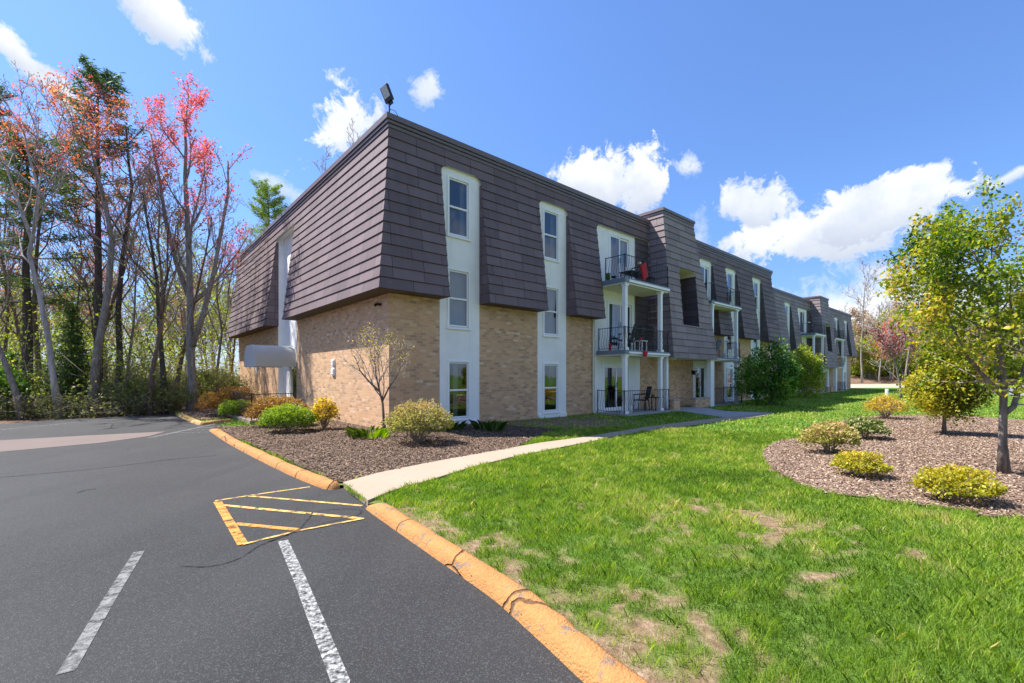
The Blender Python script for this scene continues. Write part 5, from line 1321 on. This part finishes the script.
# posts on the far lawn
for (u, v, h, lab) in ((887, 395.5, .5, 'short white pipe post standing on the far lawn'),):
    p = gp(u, v); m_ = MB(); m_.path([(0, 0, 0), (0, 0, h * .9), (0, 0, h)], [.12, .12, .09], 14); o = m_.build('lawn_post', M['white']); o.location = (p[0], p[1], 0); tag(o, lab, 'post')

# ------------------------------------------------------------------ things on the balconies
def chair(x, y, z, rz, label, mat='black', name='patio_chair', s=1.0, round_back=True):
    p = bl(x, y, z); root = empty(name, p, BR + rz); root.scale = (s,) * 3; tag(root, label, 'chair')
    m_ = MB(); m_.box(-.26, .26, -.26, .24, .40, .44); m_.build('seat', M[mat], root, bevel=.015)
    b = MB()
    n = 9
    for k in range(n):
        a = (k / (n - 1) - .5) * 1.3; h = .62 * math.cos(a * .9) if round_back else .55
        b.path([(math.sin(a) * .22, .22, .44), (math.sin(a) * .34, .30 - .06 * (1 - math.cos(a)), .44 + h * .6), (math.sin(a) * .36, .36 - .08 * (1 - math.cos(a)), .44 + h)], [.018, .024, .018], 5)
    for hh in (.2, .5): b.path([(math.sin((k / 8 - .5) * 1.3) * (.24 + .16 * hh), .25 + .1 * hh, .44 + hh * (.62 * math.cos((k / 8 - .5) * 1.17))) for k in range(9)], .014, 5)
    b.build('backrest', M[mat], root)
    for sx in (-1, 1):
        a = MB(); a.path([(sx * .28, .26, .66), (sx * .31, 0, .67), (sx * .29, -.24, .64)], .022, 6); a.path([(sx * .28, -.22, .63), (sx * .26, -.22, .42)], .016, 5); a.build('armrest', M[mat], root)
        for yy in (-.22, .2): l = MB(); l.path([(sx * .24, yy, .42), (sx * .27, yy * 1.15, 0)], [.02, .016], 5); l.build('leg', M[mat], root)
    return root
def side_table(x, y, z, label, mat='white', w=.2, h=.42):
    root = empty('side_table', bl(x, y, z), BR); tag(root, label, 'table')
    m_ = MB(); m_.box(-w, w, -w, w, h - .03, h); m_.build('tabletop', M[mat], root, bevel=.006)
    for sx in (-1, 1):
        for sy in (-1, 1): l = MB(); l.box(sx * w * .8 - .015, sx * w * .8 + .015, sy * w * .8 - .015, sy * w * .8 + .015, 0, h - .03); l.build('leg', M[mat], root)
    return root
chair(9.55, -.85, 2.49, R(200), 'black rounded back chair on the middle balcony beside the white side table')
chair(10.35, -.55, 2.49, R(185), 'dark wicker chair against the wall of the middle balcony')
chair(10.95, -.75, 2.49, R(165), 'dark wicker chair at the tower end of the middle balcony')
side_table(10.15, -1.1, 2.49, 'small white side table behind the rail of the middle balcony')
def pot(x, y, z, r, h, mat, label, name='flower_pot', cat='pot'):
    m_ = MB(); m_.path([(0, 0, 0), (0, 0, h * .5), (0, 0, h * .97), (0, 0, h)], [r * .7, r * .88, r, r * .8], 12); o = m_.build(name, M[mat], smooth=False); o.location = bl(x, y, z); tag(o, label, cat); return o
pot(10.15, -1.1, 2.91, .07, .11, 'red', 'red pot on the white side table of the middle balcony')
pot(9.9, -1.46, 2.27, .10, .20, 'red', 'red round lantern hanging over the edge of the middle balcony', 'lantern', 'lantern')
pot(8.9, -.55, 2.49, .06, .26, 'red', 'red bottle shaped ornament at the left end of the middle balcony', 'ornament', 'ornament')
pot(8.85, -.5, 5.18, .09, .30, 'lime', 'lime green container at the left end of the top balcony', 'container', 'container')
# red cushion leaning on a chair, top balcony
c = MB(); c.box(-.24, .24, -.05, .05, -.34, .34); o = c.build('red_cushion', M['red'], bevel=.045); o.location = bl(10.55, -1.0, 5.72); o.rotation_euler = (R(8), R(-32), BR + R(5)); tag(o, 'bright red cushion propped on the top balcony', 'cushion')
chair(10.5, -.75, 5.18, R(180), 'black chair behind the red cushion on the top balcony')
side_table(9.7, -.9, 5.18, 'low black table on the top balcony, left of the red cushion', 'black', .3, .4)
o = pot(9.55, -.9, 5.58, .14, .16, 'white', 'round white bowl on the low black table of the top balcony', 'bowl', 'bowl')
side_table(11.2, -.8, 5.18, 'small dark table beside the tower on the top balcony', 'black', .2, .42)
chair(11.0, -.6, .1, R(190), 'black metal chair on the ground floor patio near the low brick wall', round_back=False)
side_table(11.35, -.95, .1, 'black patio table on the ground floor patio', 'black', .3, .55)
pot(11.2, -1.0, .65, .06, .1, 'gold', 'small yellow pot on the black patio table')
pot(9.6, -1.0, .1, .10, .26, 'white', 'small white pot on the ground floor patio behind the rail')
pot(9.25, -1.05, .1, .08, .18, 'white', 'squat white pot at the left of the ground floor patio')
chair(17.6, -.55, 2.44, R(180), 'dark chair on the lower balcony right of the tower', 'slate_paint', round_back=False)
pot(18.6, -.7, 2.44, .14, .3, 'white', 'white tub on the lower balcony right of the tower', 'tub', 'tub')

# woods across the lawn behind the photographer, which the windows mirror
rnd = random.Random(8); mass('distant_woods', [(rnd.uniform(-20, 95), rnd.uniform(-75, -38)) for k in range(60)], 640, [M['twig'], M['lime']], (2, 1, 3), (9, 15), .6)
